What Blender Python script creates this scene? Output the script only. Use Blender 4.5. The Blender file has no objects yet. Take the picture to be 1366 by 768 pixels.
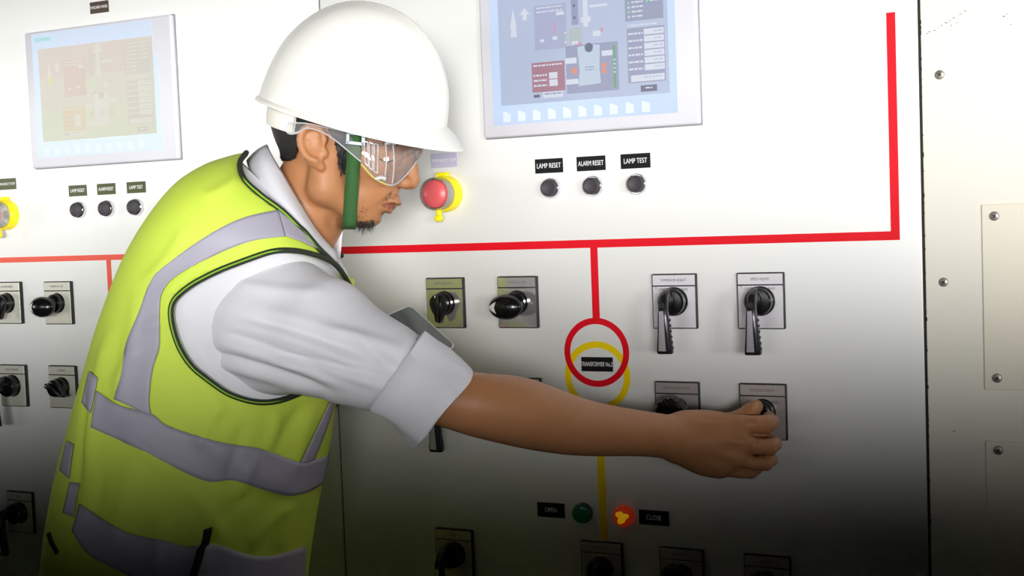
import bpy, bmesh, math, random
import numpy as np
from mathutils import Vector, Matrix
from mathutils.bvhtree import BVHTree

# ------------------------------------------------------------------ camera
SC = bpy.context.scene
COL = SC.collection
FPX, YAW, PITCH, ROLL = 1700.0, -0.449579, 0.057551, -0.0387837
CAM = np.array([0.0, -1.67797, 1.35])
FW = np.array([math.sin(YAW)*math.cos(PITCH), math.cos(YAW)*math.cos(PITCH), -math.sin(PITCH)])
_r = np.array([math.cos(YAW), -math.sin(YAW), 0.0]); _u = np.cross(_r, FW)
RT = math.cos(ROLL)*_r + math.sin(ROLL)*_u
UP = -math.sin(ROLL)*_r + math.cos(ROLL)*_u
cam_data = bpy.data.cameras.new('camera'); cam = bpy.data.objects.new('camera', cam_data)
COL.objects.link(cam); SC.camera = cam
cam_data.sensor_fit = 'HORIZONTAL'; cam_data.sensor_width = 36.0; cam_data.lens = FPX*36.0/1366.0
cam_data.clip_start = 0.02
cam.matrix_world = Matrix(((RT[0], UP[0], -FW[0], CAM[0]), (RT[1], UP[1], -FW[1], CAM[1]),
                           (RT[2], UP[2], -FW[2], CAM[2]), (0, 0, 0, 1)))

# ------------------------------------------------------------------ light
w = bpy.data.worlds.new('world'); SC.world = w; w.use_nodes = True
w.node_tree.nodes['Background'].inputs[0].default_value = (0.9, 0.95, 1.0, 1)
w.node_tree.nodes['Background'].inputs[1].default_value = 0.0025
SC.view_settings.view_transform = 'Standard'; SC.view_settings.look = 'None'
SC.view_settings.exposure = 0.0; SC.view_settings.gamma = 1.0
SC.view_settings.use_curve_mapping = False
def area(name, loc, yaw, sx, sy, power, spread, roll=0.0, tilt=0.0, colour=(1.0, 0.995, 0.985)):
    l = bpy.data.lights.new(name, 'AREA'); l.shape = 'RECTANGLE'; l.size = sx; l.size_y = sy
    l.energy = power; l.spread = math.radians(spread); l.color = colour
    o = bpy.data.objects.new(name, l); COL.objects.link(o); o.location = loc
    o.rotation_euler = (Matrix.Rotation(math.radians(-yaw), 4, 'Z') @ Matrix.Rotation(math.radians(-roll), 4, 'Y') @ Matrix.Rotation(math.radians(90+tilt), 4, 'X')).to_euler()
    return o
# unseen area lights added behind the camera; narrow spread leaves the bottom dark
area('added_beam', (-0.03, -1.89, 1.51), -26, 3.0, 0.6, 5.8, 20)
area('added_beam', (1.58, -2.28, 1.53), -48, 2.6, 0.6, 1.6, 14)
area('added_beam', (-1.55, -2.22, 1.7), 15, 3.6, 1.0, 1.2, 20, roll=3)
area('added_beam', (-0.95, -2.10, 1.5), 0, 4.4, 0.6, 1.0, 20, roll=3)
area('added_side_fill', (2.2, -0.55, 1.66), -84, 1.0, 0.6, 0.9, 14)  # side light added to brighten the vest front and face
area('added_side_fill', (-3.4, -1.6, 1.52), 60, 1.6, 0.6, 0.6, 14)  # second added side light, lifts the back of the vest

# ------------------------------------------------------------------ helpers
def lin(c):
    c = c/255.0
    return c/12.92 if c <= 0.04045 else ((c+0.055)/1.055)**2.4
def rgb(r, g, b): return (lin(r), lin(g), lin(b), 1.0)
def mat(name, col, rough=0.5, metal=0.0, var=0.04, scale=30.0, bump=0.0, bscale=200.0, spec=0.5, emit=0.0, coat=0.0, stretch=None, sss=0.0):
    m = bpy.data.materials.new(name); m.use_nodes = True
    nt = m.node_tree; b = nt.nodes['Principled BSDF']
    b.inputs['Roughness'].default_value = rough; b.inputs['Metallic'].default_value = metal
    b.inputs['Specular IOR Level'].default_value = spec
    b.inputs['Coat Weight'].default_value = coat
    tc = nt.nodes.new('ShaderNodeTexCoord')
    vec = tc.outputs['Object']
    if stretch:
        mp = nt.nodes.new('ShaderNodeMapping'); mp.inputs['Scale'].default_value = stretch
        nt.links.new(vec, mp.inputs['Vector']); vec = mp.outputs['Vector']
    n = nt.nodes.new('ShaderNodeTexNoise'); n.inputs['Scale'].default_value = scale; n.inputs['Detail'].default_value = 3
    nt.links.new(vec, n.inputs['Vector'])
    mx = nt.nodes.new('ShaderNodeMix'); mx.data_type = 'RGBA'
    c = rgb(*col)
    mx.inputs[6].default_value = tuple(max(0, x*(1-var)) for x in c[:3])+(1,)
    mx.inputs[7].default_value = tuple(min(1, x*(1+var)) for x in c[:3])+(1,)
    nt.links.new(n.outputs['Fac'], mx.inputs[0]); nt.links.new(mx.outputs[2], b.inputs['Base Color'])
    if emit > 0:
        nt.links.new(mx.outputs[2], b.inputs['Emission Color']); b.inputs['Emission Strength'].default_value = emit
    if sss > 0:
        b.inputs['Subsurface Weight'].default_value = sss; b.inputs['Subsurface Radius'].default_value = (1.0, 0.35, 0.2)
        b.inputs['Subsurface Scale'].default_value = 0.0025
    if bump > 0:
        n2 = nt.nodes.new('ShaderNodeTexNoise'); n2.inputs['Scale'].default_value = bscale; n2.inputs['Detail'].default_value = 3
        nt.links.new(vec, n2.inputs['Vector'])
        bp = nt.nodes.new('ShaderNodeBump'); bp.inputs['Strength'].default_value = bump; bp.inputs['Distance'].default_value = 0.002
        nt.links.new(n2.outputs['Fac'], bp.inputs['Height']); nt.links.new(bp.outputs['Normal'], b.inputs['Normal'])
    return m
def clear_mat(name, tint=(1, 1, 1), gloss=0.12, alpha=0.9):
    """thin clear plastic: mostly see-through with a fresnel sheen"""
    m = bpy.data.materials.new(name); m.use_nodes = True; nt = m.node_tree
    nt.nodes.remove(nt.nodes['Principled BSDF']); out = nt.nodes['Material Output']
    tr = nt.nodes.new('ShaderNodeBsdfTransparent'); tr.inputs[0].default_value = (*tint, 1)
    gl = nt.nodes.new('ShaderNodeBsdfGlossy'); gl.inputs['Roughness'].default_value = 0.08
    df = nt.nodes.new('ShaderNodeBsdfDiffuse'); df.inputs[0].default_value = (0.9, 0.9, 0.92, 1)
    lw = nt.nodes.new('ShaderNodeLayerWeight'); lw.inputs[0].default_value = 0.25
    no = nt.nodes.new('ShaderNodeTexNoise'); no.inputs['Scale'].default_value = 40
    mr = nt.nodes.new('ShaderNodeMath'); mr.operation = 'MULTIPLY_ADD'
    mr.inputs[1].default_value = 0.75; mr.inputs[2].default_value = gloss
    nt.links.new(lw.outputs['Fresnel'], mr.inputs[0])
    m1 = nt.nodes.new('ShaderNodeMixShader'); nt.links.new(mr.outputs[0], m1.inputs[0])
    nt.links.new(tr.outputs[0], m1.inputs[1]); nt.links.new(gl.outputs[0], m1.inputs[2])
    m2 = nt.nodes.new('ShaderNodeMixShader'); m2.inputs[0].default_value = 1-alpha
    nt.links.new(m1.outputs[0], m2.inputs[1]); nt.links.new(df.outputs[0], m2.inputs[2])
    nt.links.new(m2.outputs[0], out.inputs['Surface'])
    return m

class MB:
    """collects shapes, then links them as one mesh object"""
    def __init__(s): s.v = []; s.f = []; s.m = []; s.n = 0
    def add(s, v, f, mi=0):
        v = [tuple(map(float, x)) for x in v]
        s.f += [tuple(i+s.n for i in q) for q in f]; s.m += [mi]*len(f); s.v += v; s.n += len(v); return s
    def bm(s, b, mi=0, M=None):
        if M is not None: bmesh.ops.transform(b, matrix=M, verts=b.verts)
        b.verts.index_update()
        s.add([v.co[:] for v in b.verts], [[v.index for v in f.verts] for f in b.faces], mi); b.free(); return s
    def box(s, x0, x1, y0, y1, z0, z1, bev=0.0, seg=2, mi=0, M=None):
        b = bmesh.new(); bmesh.ops.create_cube(b, size=1.0)
        for v in b.verts:
            v.co = Vector(((x0+x1)/2+v.co.x*(x1-x0), (y0+y1)/2+v.co.y*(y1-y0), (z0+z1)/2+v.co.z*(z1-z0)))
        if bev > 0: bmesh.ops.bevel(b, geom=list(b.edges), offset=bev, segments=seg, profile=0.5, affect='EDGES')
        return s.bm(b, mi, M)
    def lathe(s, prof, n=40, cx=0, cz=0, mi=0, M=None):
        """profile of (radius, y) turned about the y axis through (cx, cz)"""
        v = []; f = []
        for (r, y) in prof:
            for k in range(n):
                a = 2*math.pi*k/n; p = (cx+r*math.cos(a), y, cz+r*math.sin(a))
                v.append(tuple(M @ Vector(p)) if M is not None else p)
        R = len(prof)
        for i in range(R-1):
            for k in range(n): f.append((i*n+k, i*n+(k+1) % n, (i+1)*n+(k+1) % n, (i+1)*n+k))
        f.append(tuple(range(n))); f.append(tuple((R-1)*n+k for k in reversed(range(n))))
        return s.add(v, f, mi)
    def prism(s, pts, y0, y1, mi=0, bev=0.0):
        """outline in (x, z) extruded along y"""
        b = bmesh.new(); vs = [b.verts.new((x, y0, z)) for x, z in pts]; fc = b.faces.new(vs)
        r = bmesh.ops.extrude_face_region(b, geom=[fc])
        for g in r['geom']:
            if isinstance(g, bmesh.types.BMVert): g.co.y = y1
        bmesh.ops.recalc_face_normals(b, faces=b.faces)
        if bev > 0: bmesh.ops.bevel(b, geom=list(b.edges), offset=bev, segments=2, profile=0.5, affect='EDGES')
        return s.bm(b, mi)
    def grid(s, P, closed_u=False, closed_v=False, mi=0, cap=False):
        P = np.asarray(P); R, N = P.shape[:2]; f = []
        for i in range(R if closed_u else R-1):
            for k in range(N if closed_v else N-1):
                f.append((i*N+k, i*N+(k+1) % N, ((i+1) % R)*N+(k+1) % N, ((i+1) % R)*N+k))
        if cap: f.append(tuple(reversed(range(N)))); f.append(tuple((R-1)*N+k for k in range(N)))
        return s.add(P.reshape(-1, 3), f, mi)
    def tube(s, pts, r, n=8, mi=0, closed=False):
        pts = np.asarray(pts, float); m = len(pts); rr = np.broadcast_to(np.asarray(r, float), (m,))
        T = np.gradient(pts, axis=0)
        if closed: T = np.roll(pts, -1, 0)-np.roll(pts, 1, 0)
        T /= np.linalg.norm(T, axis=1)[:, None]+1e-12
        a = np.array([0, 0, 1.0]) if abs(T[0][2]) < 0.9 else np.array([1.0, 0, 0])
        nrm = np.cross(T[0], a); nrm /= np.linalg.norm(nrm); rings = []
        for i in range(m):
            nrm = nrm-T[i]*np.dot(nrm, T[i]); nrm /= np.linalg.norm(nrm)+1e-12; bn = np.cross(T[i], nrm)
            rings.append([pts[i]+rr[i]*(math.cos(2*math.pi*k/n)*nrm+math.sin(2*math.pi*k/n)*bn) for k in range(n)])
        return s.grid(np.array(rings), closed_u=closed, closed_v=True, mi=mi, cap=not closed)
    def build(s, name, mats, parent=None, smooth=True, angle=35, base=None):
        me = bpy.data.meshes.new(name)
        v = s.v
        if base is not None: v = [(x-base[0], y-base[1], z-base[2]) for x, y, z in v]
        me.from_pydata(v, [], s.f)
        for mm in (mats if isinstance(mats, (list, tuple)) else [mats]): me.materials.append(mm)
        me.polygons.foreach_set('material_index', s.m)
        b = bmesh.new(); b.from_mesh(me); bmesh.ops.recalc_face_normals(b, faces=b.faces); b.to_mesh(me); b.free()
        me.update()
        if smooth:
            me.polygons.foreach_set('use_smooth', [True]*len(me.polygons))
            if angle: me.set_sharp_from_angle(angle=math.radians(angle))
        o = bpy.data.objects.new(name, me); COL.objects.link(o)
        if parent: o.parent = parent
        if base is not None: o.location = base
        return o
def text_mesh(mb, body, x, y, z, size, mi=0, sx=1.0, align='CENTER'):
    """lettering on the plane y, facing -y, centred on (x, z)"""
    cu = bpy.data.curves.new('lettering', 'FONT'); cu.body = body; cu.size = size
    cu.align_x = align; cu.align_y = 'CENTER'; cu.extrude = 0.00015
    o = bpy.data.objects.new('lettering', cu); COL.objects.link(o)
    dg = bpy.context.evaluated_depsgraph_get(); ev = o.evaluated_get(dg); me = ev.to_mesh()
    mb.add([(x+v.co.x*sx, y-v.co.z, z+v.co.y) for v in me.vertices], [tuple(p.vertices) for p in me.polygons], mi)
    ev.to_mesh_clear(); bpy.data.objects.remove(o); bpy.data.curves.remove(cu)
def thing(name, label, cat, loc=(0, 0, 0), group=None):
    o = bpy.data.objects.new(name, None); o.empty_display_size = 0.03; COL.objects.link(o); o.location = loc
    tag(o, label, cat, group); return o
def tag(o, label, cat, group=None):
    o['label'] = label; o['category'] = cat
    if group: o['group'] = group
    return o
def struct(o): o['kind'] = 'structure'; return o
def dup(root, loc, label, group=None):
    r = root.copy(); COL.objects.link(r); r.location = loc; r['label'] = label
    if group: r['group'] = group
    for ch in list(root.children):
        c = ch.copy(); COL.objects.link(c); c.parent = r
        for g in list(ch.children):
            d = g.copy(); COL.objects.link(d); d.parent = c
    return r

# ------------------------------------------------------------------ materials
M = {}
M['white_panel'] = mat('white_panel_paint', (232, 232, 229), 0.42, var=0.012, scale=3, bump=0.02, bscale=90)
M['main_panel'] = mat('main_panel_paint', (229, 229, 226), 0.36, var=0.012, scale=3, bump=0.02, bscale=90)
M['cream_panel'] = mat('cream_panel_paint', (244, 240, 227), 0.45, var=0.03, scale=4, bump=0.03, bscale=60)
M['cover'] = mat('cream_cover_paint', (240, 234, 216), 0.5, var=0.03, scale=6)
M['floor'] = mat('floor_epoxy', (95, 98, 98), 0.5, var=0.1, scale=5)
M['black'] = mat('black_plastic', (16, 16, 18), 0.22, var=0.15)
M['lever'] = mat('smoked_lever', (62, 60, 66), 0.2, 0.7, var=0.2, scale=90)
M['black_matte'] = mat('black_matte_plastic', (26, 26, 28), 0.5, var=0.1)
M['button_black'] = mat('button_rubber', (62, 58, 64), 0.5, var=0.06)
M['black_label'] = mat('engraved_black_label', (12, 11, 13), 0.55, var=0.05, spec=0.25)
M['olive_label'] = mat('olive_label_plastic', (72, 78, 42), 0.4, var=0.1)  # olive tone used on left panel nameplates
M['brown_label'] = mat('brown_label_plastic', (78, 62, 50), 0.4, var=0.1)  # brown tone for the plate above the left screen
M['glare_label'] = mat('lavender_glare_label', (196, 194, 218), 0.3, var=0.05)  # lavender stands in for glare over a black nameplate
M['white_ink'] = mat('white_lettering', (238, 238, 238), 0.5, var=0.02)
M['grey_ink'] = mat('grey_lettering', (112, 108, 116), 0.5, var=0.05)
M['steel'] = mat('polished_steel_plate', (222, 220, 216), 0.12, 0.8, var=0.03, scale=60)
M['plate_dim'] = mat('plate_dim_reflection', (196, 188, 186), 0.28, 0.35, var=0.03, scale=60)
M['plate_pale_reflection'] = mat('plate_pale_reflection', (222, 221, 206), 0.3, 0.25, var=0.03, scale=60)
M['plate_bright'] = mat('plate_bright_reflection', (218, 215, 220), 0.3, 0.12, var=0.03, scale=60)
M['chrome'] = mat('bright_chrome', (225, 225, 230), 0.14, 1.0, var=0.02)
M['dark_chrome'] = mat('smoked_chrome', (105, 103, 112), 0.16, 1.0, var=0.1, scale=80)
M['inlay_glint'] = mat('chrome_glint', (196, 193, 204), 0.24, 0.6, var=0.4, scale=220, stretch=(1.6, 1, 0.05))
M['screw'] = mat('screw_zinc', (150, 143, 136), 0.4, 0.8, var=0.12, scale=300)
M['red_tape'] = mat('red_tape', (226, 10, 32), 0.45, var=0.05, spec=0.2)
M['orange_tape'] = mat('orange_red_tape', (232, 88, 66), 0.45, var=0.05)  # lighter and more orange than the middle panel's tape
M['yellow_tape'] = mat('yellow_tape', (248, 214, 6), 0.45, var=0.03, spec=0.2)
M['yellow'] = mat('bright_yellow_plastic', (250, 232, 20), 0.35, var=0.03)
M['estop_red'] = mat('stop_button_red', (220, 92, 96), 0.35, var=0.06)
M['clear'] = clear_mat('clear_guard', (0.98, 0.98, 0.96), 0.06, 0.86)
M['bezel'] = mat('screen_bezel_grey', (206, 205, 212), 0.42, var=0.02)
M['bezel_dark'] = mat('bezel_edge_grey', (140, 138, 146), 0.45, var=0.03)
M['membrane'] = mat('blue_membrane', (178, 196, 222), 0.4, var=0.02)
M['membrane_glare'] = mat('glare_paled_membrane', (200, 213, 232), 0.4, var=0.02)  # left screen copy, lightened to paint in the glare
M['icon'] = mat('key_icon_white', (208, 216, 230), 0.5, var=0.02)
def scr(n, c, e=0.9):
    m = mat('screen_'+n, c, 0.25, var=0.03, scale=20, emit=e); M[n] = m
    b = m.node_tree.nodes['Principled BSDF']      # a lit display: dark glass that gives off its picture
    m.node_tree.links.remove(b.inputs['Base Color'].links[0]); b.inputs['Base Color'].default_value = (0.02, 0.02, 0.025, 1)
scr('s_bg', (186, 198, 224)); scr('s_pan', (174, 180, 210)); scr('s_dark', (156, 162, 190)); scr('s_white', (219, 224, 238))
scr('s_red', (174, 128, 142)); scr('s_body', (194, 210, 228)); scr('s_orange', (224, 148, 126)); scr('s_green', (110, 169, 129))
scr('s_led', (138, 228, 154)); scr('s_navy', (104, 110, 134)); scr('s_text', (138, 145, 175)); scr('s_pink', (212, 155, 182)); scr('s_olive', (182, 194, 196))
scr('p_top', (230, 221, 210), 0.9); scr('p_mid', (230, 227, 211), 0.9); scr('p_low', (228, 230, 209), 0.9); scr('p_white', (234, 232, 219), 0.9)  # left screen tones, paled to paint in glare and the vest's reflection
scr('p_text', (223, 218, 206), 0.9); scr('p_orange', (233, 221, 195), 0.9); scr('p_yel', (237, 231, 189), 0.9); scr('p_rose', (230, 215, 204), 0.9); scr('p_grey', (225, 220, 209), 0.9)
M['teal'] = mat('teal_logo_ink', (120, 205, 200), 0.5, var=0.02)
M['lens_green'] = mat('green_lens', (10, 118, 72), 0.2, var=0.1, coat=0.5)
M['lens_amber'] = mat('lit_red_lens', (235, 60, 20), 0.2, var=0.1, emit=0.12)
M['lens_glow'] = mat('lit_yellow_core', (255, 176, 20), 0.3, var=0.35, scale=160, emit=0.3)

# ------------------------------------------------------------------ setting
struct(MB().box(-3.2, -1.125, 0, 0.05, 0, 2.4, 0.002).build('wall_left', M['white_panel']))
struct(MB().box(-1.1222, -0.2312, 0, 0.05, 0, 2.4, 0.0025).build('wall_back', M['main_panel']))
wall_right = struct(MB().box(-0.2285, 1.2, 0, 0.05, 0, 2.4, 0.002).build('wall_right', M['cream_panel']))
struct(MB().box(-3.2, 1.2, -4.2, 0.05, -0.05, 0).build('floor', M['floor']))
M['seam'] = mat('dark_rubber_seam', (38, 34, 26), 0.8, var=0.3, scale=60)
struct(MB().box(-1.1252, -1.122, 0.004, 0.045, 0, 2.4).build('trim_1', M['seam']))
struct(MB().box(-0.2314, -0.2283, 0.0008, 0.045, 0, 2.4).build('trim_2', M['seam']))
random.seed(4)
ch = MB()
for i in range(46):      # chipped paint along the seam and scratches at the top
    z = random.uniform(0.9, 1.62); wd = random.uniform(0.0003, 0.0013); hh = random.uniform(0.001, 0.006)
    ch.box(-0.2284, -0.2284+wd, -0.00015, 0.001, z, z+hh)
for i, (x, z) in enumerate([(-.222, 1.555), (-.219, 1.557), (-.213, 1.558), (-.208, 1.561), (-.204, 1.563), (-.199, 1.566), (-.194, 1.568), (-.190, 1.571), (-.182, 1.575), (-.176, 1.578), (-.192, 1.562), (-.186, 1.565), (-.132, 1.567), (-.128, 1.570), (-.124, 1.557), (-.199, 1.055)]):
    ch.box(x, x+random.uniform(0.0012, 0.003), -0.00015, 0.001, z, z+random.uniform(0.0004, 0.001))
ch.build('paint_chip', M['seam'], wall_right)

# ------------------------------------------------------------------ tape lines and transformer symbols
def arc_ring(mb, cx, cz, r0, r1, y0, y1, n=72, mi=0):
    P = []
    for (r, y) in ((r0, y1), (r0, y0), (r1, y0), (r1, y1)):
        P.append([(cx+r*math.cos(2*math.pi*k/n), y, cz+r*math.sin(2*math.pi*k/n)) for k in range(n)])
    mb.grid(np.array(P), closed_u=True, closed_v=True, mi=mi)
def tape(name, label, m, boxes, y=-0.0006):
    mb = MB(); bx = boxes[0]; base = ((bx[0]+bx[1])/2, 0, (bx[2]+bx[3])/2)
    for b in boxes: mb.box(b[0], b[1], y, 0.0, b[2], b[3])
    return tag(mb.build(name, m, base=base), label, 'tape line', 'coloured circuit lines on the panels')
tape('circuit_line', 'long red line running across the middle panel and turning up at its right end', M['red_tape'],
     [(-1.121, -0.2585, 1.2985, 1.310), (-0.2695, -0.2585, 1.310, 1.586)])
tape('circuit_line', 'short red line dropping from the long red line to the red ring', M['red_tape'], [(-0.684, -0.673, 1.197, 1.2985)])
tape('circuit_line', 'yellow line below the yellow ring, ending at a dark switch plate', M['yellow_tape'], [(-0.6845, -0.673, 0.879, 1.066)])
tape('circuit_line', 'pale red line across the left panel, behind the man', M['orange_tape'], [(-2.6, -1.127, 1.2985, 1.308)])
tape('circuit_line', 'short pale red line dropping from the left panel line behind the vest', M['orange_tape'], [(-1.584, -1.574, 1.197, 1.2985)])
def symbol(x, red, label):
    t = thing('transformer_symbol', label, 'circuit symbol', (x, 0, 1.1325), 'overlapping ring symbols')
    a = MB(); arc_ring(a, 0, 0.017, 0.0405, 0.0495, -0.0008, 0); o = a.build('ring', red, t); o['label'] = 'red ring'
    b = MB(); arc_ring(b, 0, -0.0170, 0.0405, 0.0500, -0.0005, 0); o = b.build('ring', M['yellow_tape'], t); o['label'] = 'yellow ring'
symbol(-0.680, M['red_tape'], 'overlapping red and yellow rings around the transformer nameplate')
symbol(-1.577, M['orange_tape'], 'overlapping orange-red and yellow rings on the left panel, mostly hidden by the man')

# ------------------------------------------------------------------ nameplates
def nameplate(x, z, wd, hh, txt, label, m=None, size=0.0085, sx=0.8, ink='white_ink', group='engraved nameplates'):
    t = thing('nameplate', label, 'nameplate', (x, 0, z), group)
    MB().box(-wd/2, wd/2, -0.0016, 0.0, -hh/2, hh/2, 0.0003, 1).build('plate', m or M['black_label'], t)
    l = MB(); text_mesh(l, txt, 0, -0.0017, 0, size, 0, sx); l.build('lettering', M[ink], t, smooth=False)
    return t
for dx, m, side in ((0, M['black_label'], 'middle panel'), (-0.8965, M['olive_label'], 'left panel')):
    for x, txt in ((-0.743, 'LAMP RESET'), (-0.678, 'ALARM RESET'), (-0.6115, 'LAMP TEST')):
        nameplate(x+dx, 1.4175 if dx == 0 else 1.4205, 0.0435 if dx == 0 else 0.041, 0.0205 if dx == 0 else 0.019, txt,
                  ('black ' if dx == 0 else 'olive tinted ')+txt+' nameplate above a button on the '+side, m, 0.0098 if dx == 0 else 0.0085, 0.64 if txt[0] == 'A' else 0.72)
nameplate(-0.6795, 1.1325, 0.048, 0.0205, 'TRANSFORMER No.2', 'black TRANSFORMER No.2 nameplate inside the red ring', size=0.0090, sx=0.58)
nameplate(-1.5765, 1.1325, 0.048, 0.0205, 'TRANSFORMER No.1', 'black nameplate inside the rings on the left panel', size=0.0090, sx=0.58)
nameplate(-0.760, 0.917, 0.0435, 0.0215, 'OPEN', 'black OPEN nameplate left of the green lamp', size=0.0095, sx=0.8)
nameplate(-0.6015, 0.9165, 0.0445, 0.0210, 'CLOSE', 'black CLOSE nameplate right of the glowing red lamp', size=0.0095, sx=0.8)
nameplate(-0.9135, 1.4345, 0.0445, 0.0215, 'EMERGENCY STOP', 'nameplate under painted lavender glare above the red emergency button by the hat brim', M['glare_label'], 0.0062, 0.78)
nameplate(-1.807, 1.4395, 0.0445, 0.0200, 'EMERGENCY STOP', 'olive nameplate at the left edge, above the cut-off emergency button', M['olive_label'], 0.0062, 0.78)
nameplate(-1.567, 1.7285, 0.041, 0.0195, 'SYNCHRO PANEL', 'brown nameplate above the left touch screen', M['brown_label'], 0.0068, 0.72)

# ------------------------------------------------------------------ push buttons
def push_button(name):
    t = thing(name, '', 'button')
    MB().lathe([(0.0148, 0), (0.0150, -0.003), (0.0138, -0.0085), (0.0128, -0.0095), (0.0124, -0.0095), (0.0120, -0.006)], 36).build('collar', M['chrome'], t)
    MB().lathe([(0.0121, -0.004), (0.0121, -0.0135), (0.0112, -0.0148), (0.0098, -0.0148), (0.0086, -0.0135), (0.0040, -0.0125), (0.0001, -0.0122)], 36).build('cap', M['button_black'], t)
    return t
pb = push_button('push_button')
spots = [(-0.740, 1.3855, 'black round button under the LAMP RESET nameplate, middle panel'),
         (-0.675, 1.3855, 'black round button under the ALARM RESET nameplate, middle panel'),
         (-0.609, 1.3855, 'black round button under the LAMP TEST nameplate, middle panel'),
         (-1.636, 1.3870, 'small black button on the left panel, leftmost of its three'),
         (-1.572, 1.3870, 'small black button on the left panel, centre of its three'),
         (-1.508, 1.3870, 'small black button on the left panel, nearest the vest')]
for i, (x, z, lb) in enumerate(spots):
    if i == 0: pb.location = (x, 0, z); pb['label'] = lb; pb['group'] = 'black reset and test buttons'
    else: dup(pb, (x, 0, z), lb, 'black reset and test buttons')

# ------------------------------------------------------------------ emergency stops
es = thing('emergency_stop', 'red emergency stop button on a yellow base under the hat brim', 'button', (-0.9115, 0, 1.3845), 'emergency stop buttons')
b = MB(); b.lathe([(0.0270, 0), (0.0275, -0.002), (0.0270, -0.012), (0.0245, -0.017), (0.0205, -0.018)], 48)
b.box(-0.012, 0.008, -0.012, -0.002, 0.024, 0.032, 0.001); b.build('yellow_base', M['yellow'], es)
MB().lathe([(0.0205, -0.016), (0.0190, -0.022), (0.0120, -0.024), (0.0120, -0.028)], 40).build('stem', M['dark_chrome'], es)
MB().lathe([(0.0120, -0.024), (0.0190, -0.027), (0.0208, -0.031), (0.0208, -0.036), (0.0195, -0.0405), (0.0150, -0.0435), (0.0080, -0.0450), (0.0002, -0.0455)], 48).build('mushroom_cap', M['estop_red'], es)
MB().lathe([(0.0232, -0.017), (0.0240, -0.019), (0.0240, -0.040), (0.0232, -0.040), (0.0226, -0.036), (0.0226, -0.019)], 48).build('clear_guard', M['clear'], es)
b = MB(); b.box(-0.006, 0.0, -0.026, -0.016, -0.036, -0.022, 0.0015); b.lathe([(0.0052, -0.018), (0.0055, -0.026), (0.0040, -0.029), (0.0002, -0.030)], 20, -0.003, -0.036); b.build('seal_tab', M['yellow'], es)
dup(es, (-1.809, 0, 1.3845), 'red and yellow emergency stop button cut off by the left picture edge')

# ------------------------------------------------------------------ pilot lamps
def lamp(x, z, label, lens, glow):
    t = thing('pilot_lamp', label, 'lamp', (x, 0, z), 'round pilot lamps')
    MB().lathe([(0.0152, 0), (0.0152, -0.004), (0.0142, -0.0075), (0.0130, -0.008)], 40).build('collar', M['dark_chrome'] if not glow else lens, t)
    MB().lathe([(0.0140, -0.003), (0.0140, -0.0085), (0.0130, -0.0102), (0.0100, -0.0112), (0.0050, -0.0117), (0.0002, -0.0118)], 40).build('lens', lens, t)
    if glow:
        b = MB(); P = [[(r*(1+0.22*math.sin(3*a+0.8)+0.12*math.sin(5*a))*math.cos(a), -0.0116-0.0012*(1-r/0.0085), r*(1+0.22*math.sin(3*a+0.8)+0.12*math.sin(5*a))*math.sin(a)) for a in [2*math.pi*k/40 for k in range(40)]] for r in (0.0085, 0.006, 0.003, 0.0002)]
        b.grid(np.array(P), closed_v=True); b.build('lit_core', M['lens_glow'], t)
lamp(-0.7095, 0.9165, 'unlit green pilot lamp beside the OPEN nameplate', M['lens_green'], False)
lamp(-0.6460, 0.9165, 'glowing red and yellow pilot lamp beside the CLOSE nameplate', M['lens_amber'], True)

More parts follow.
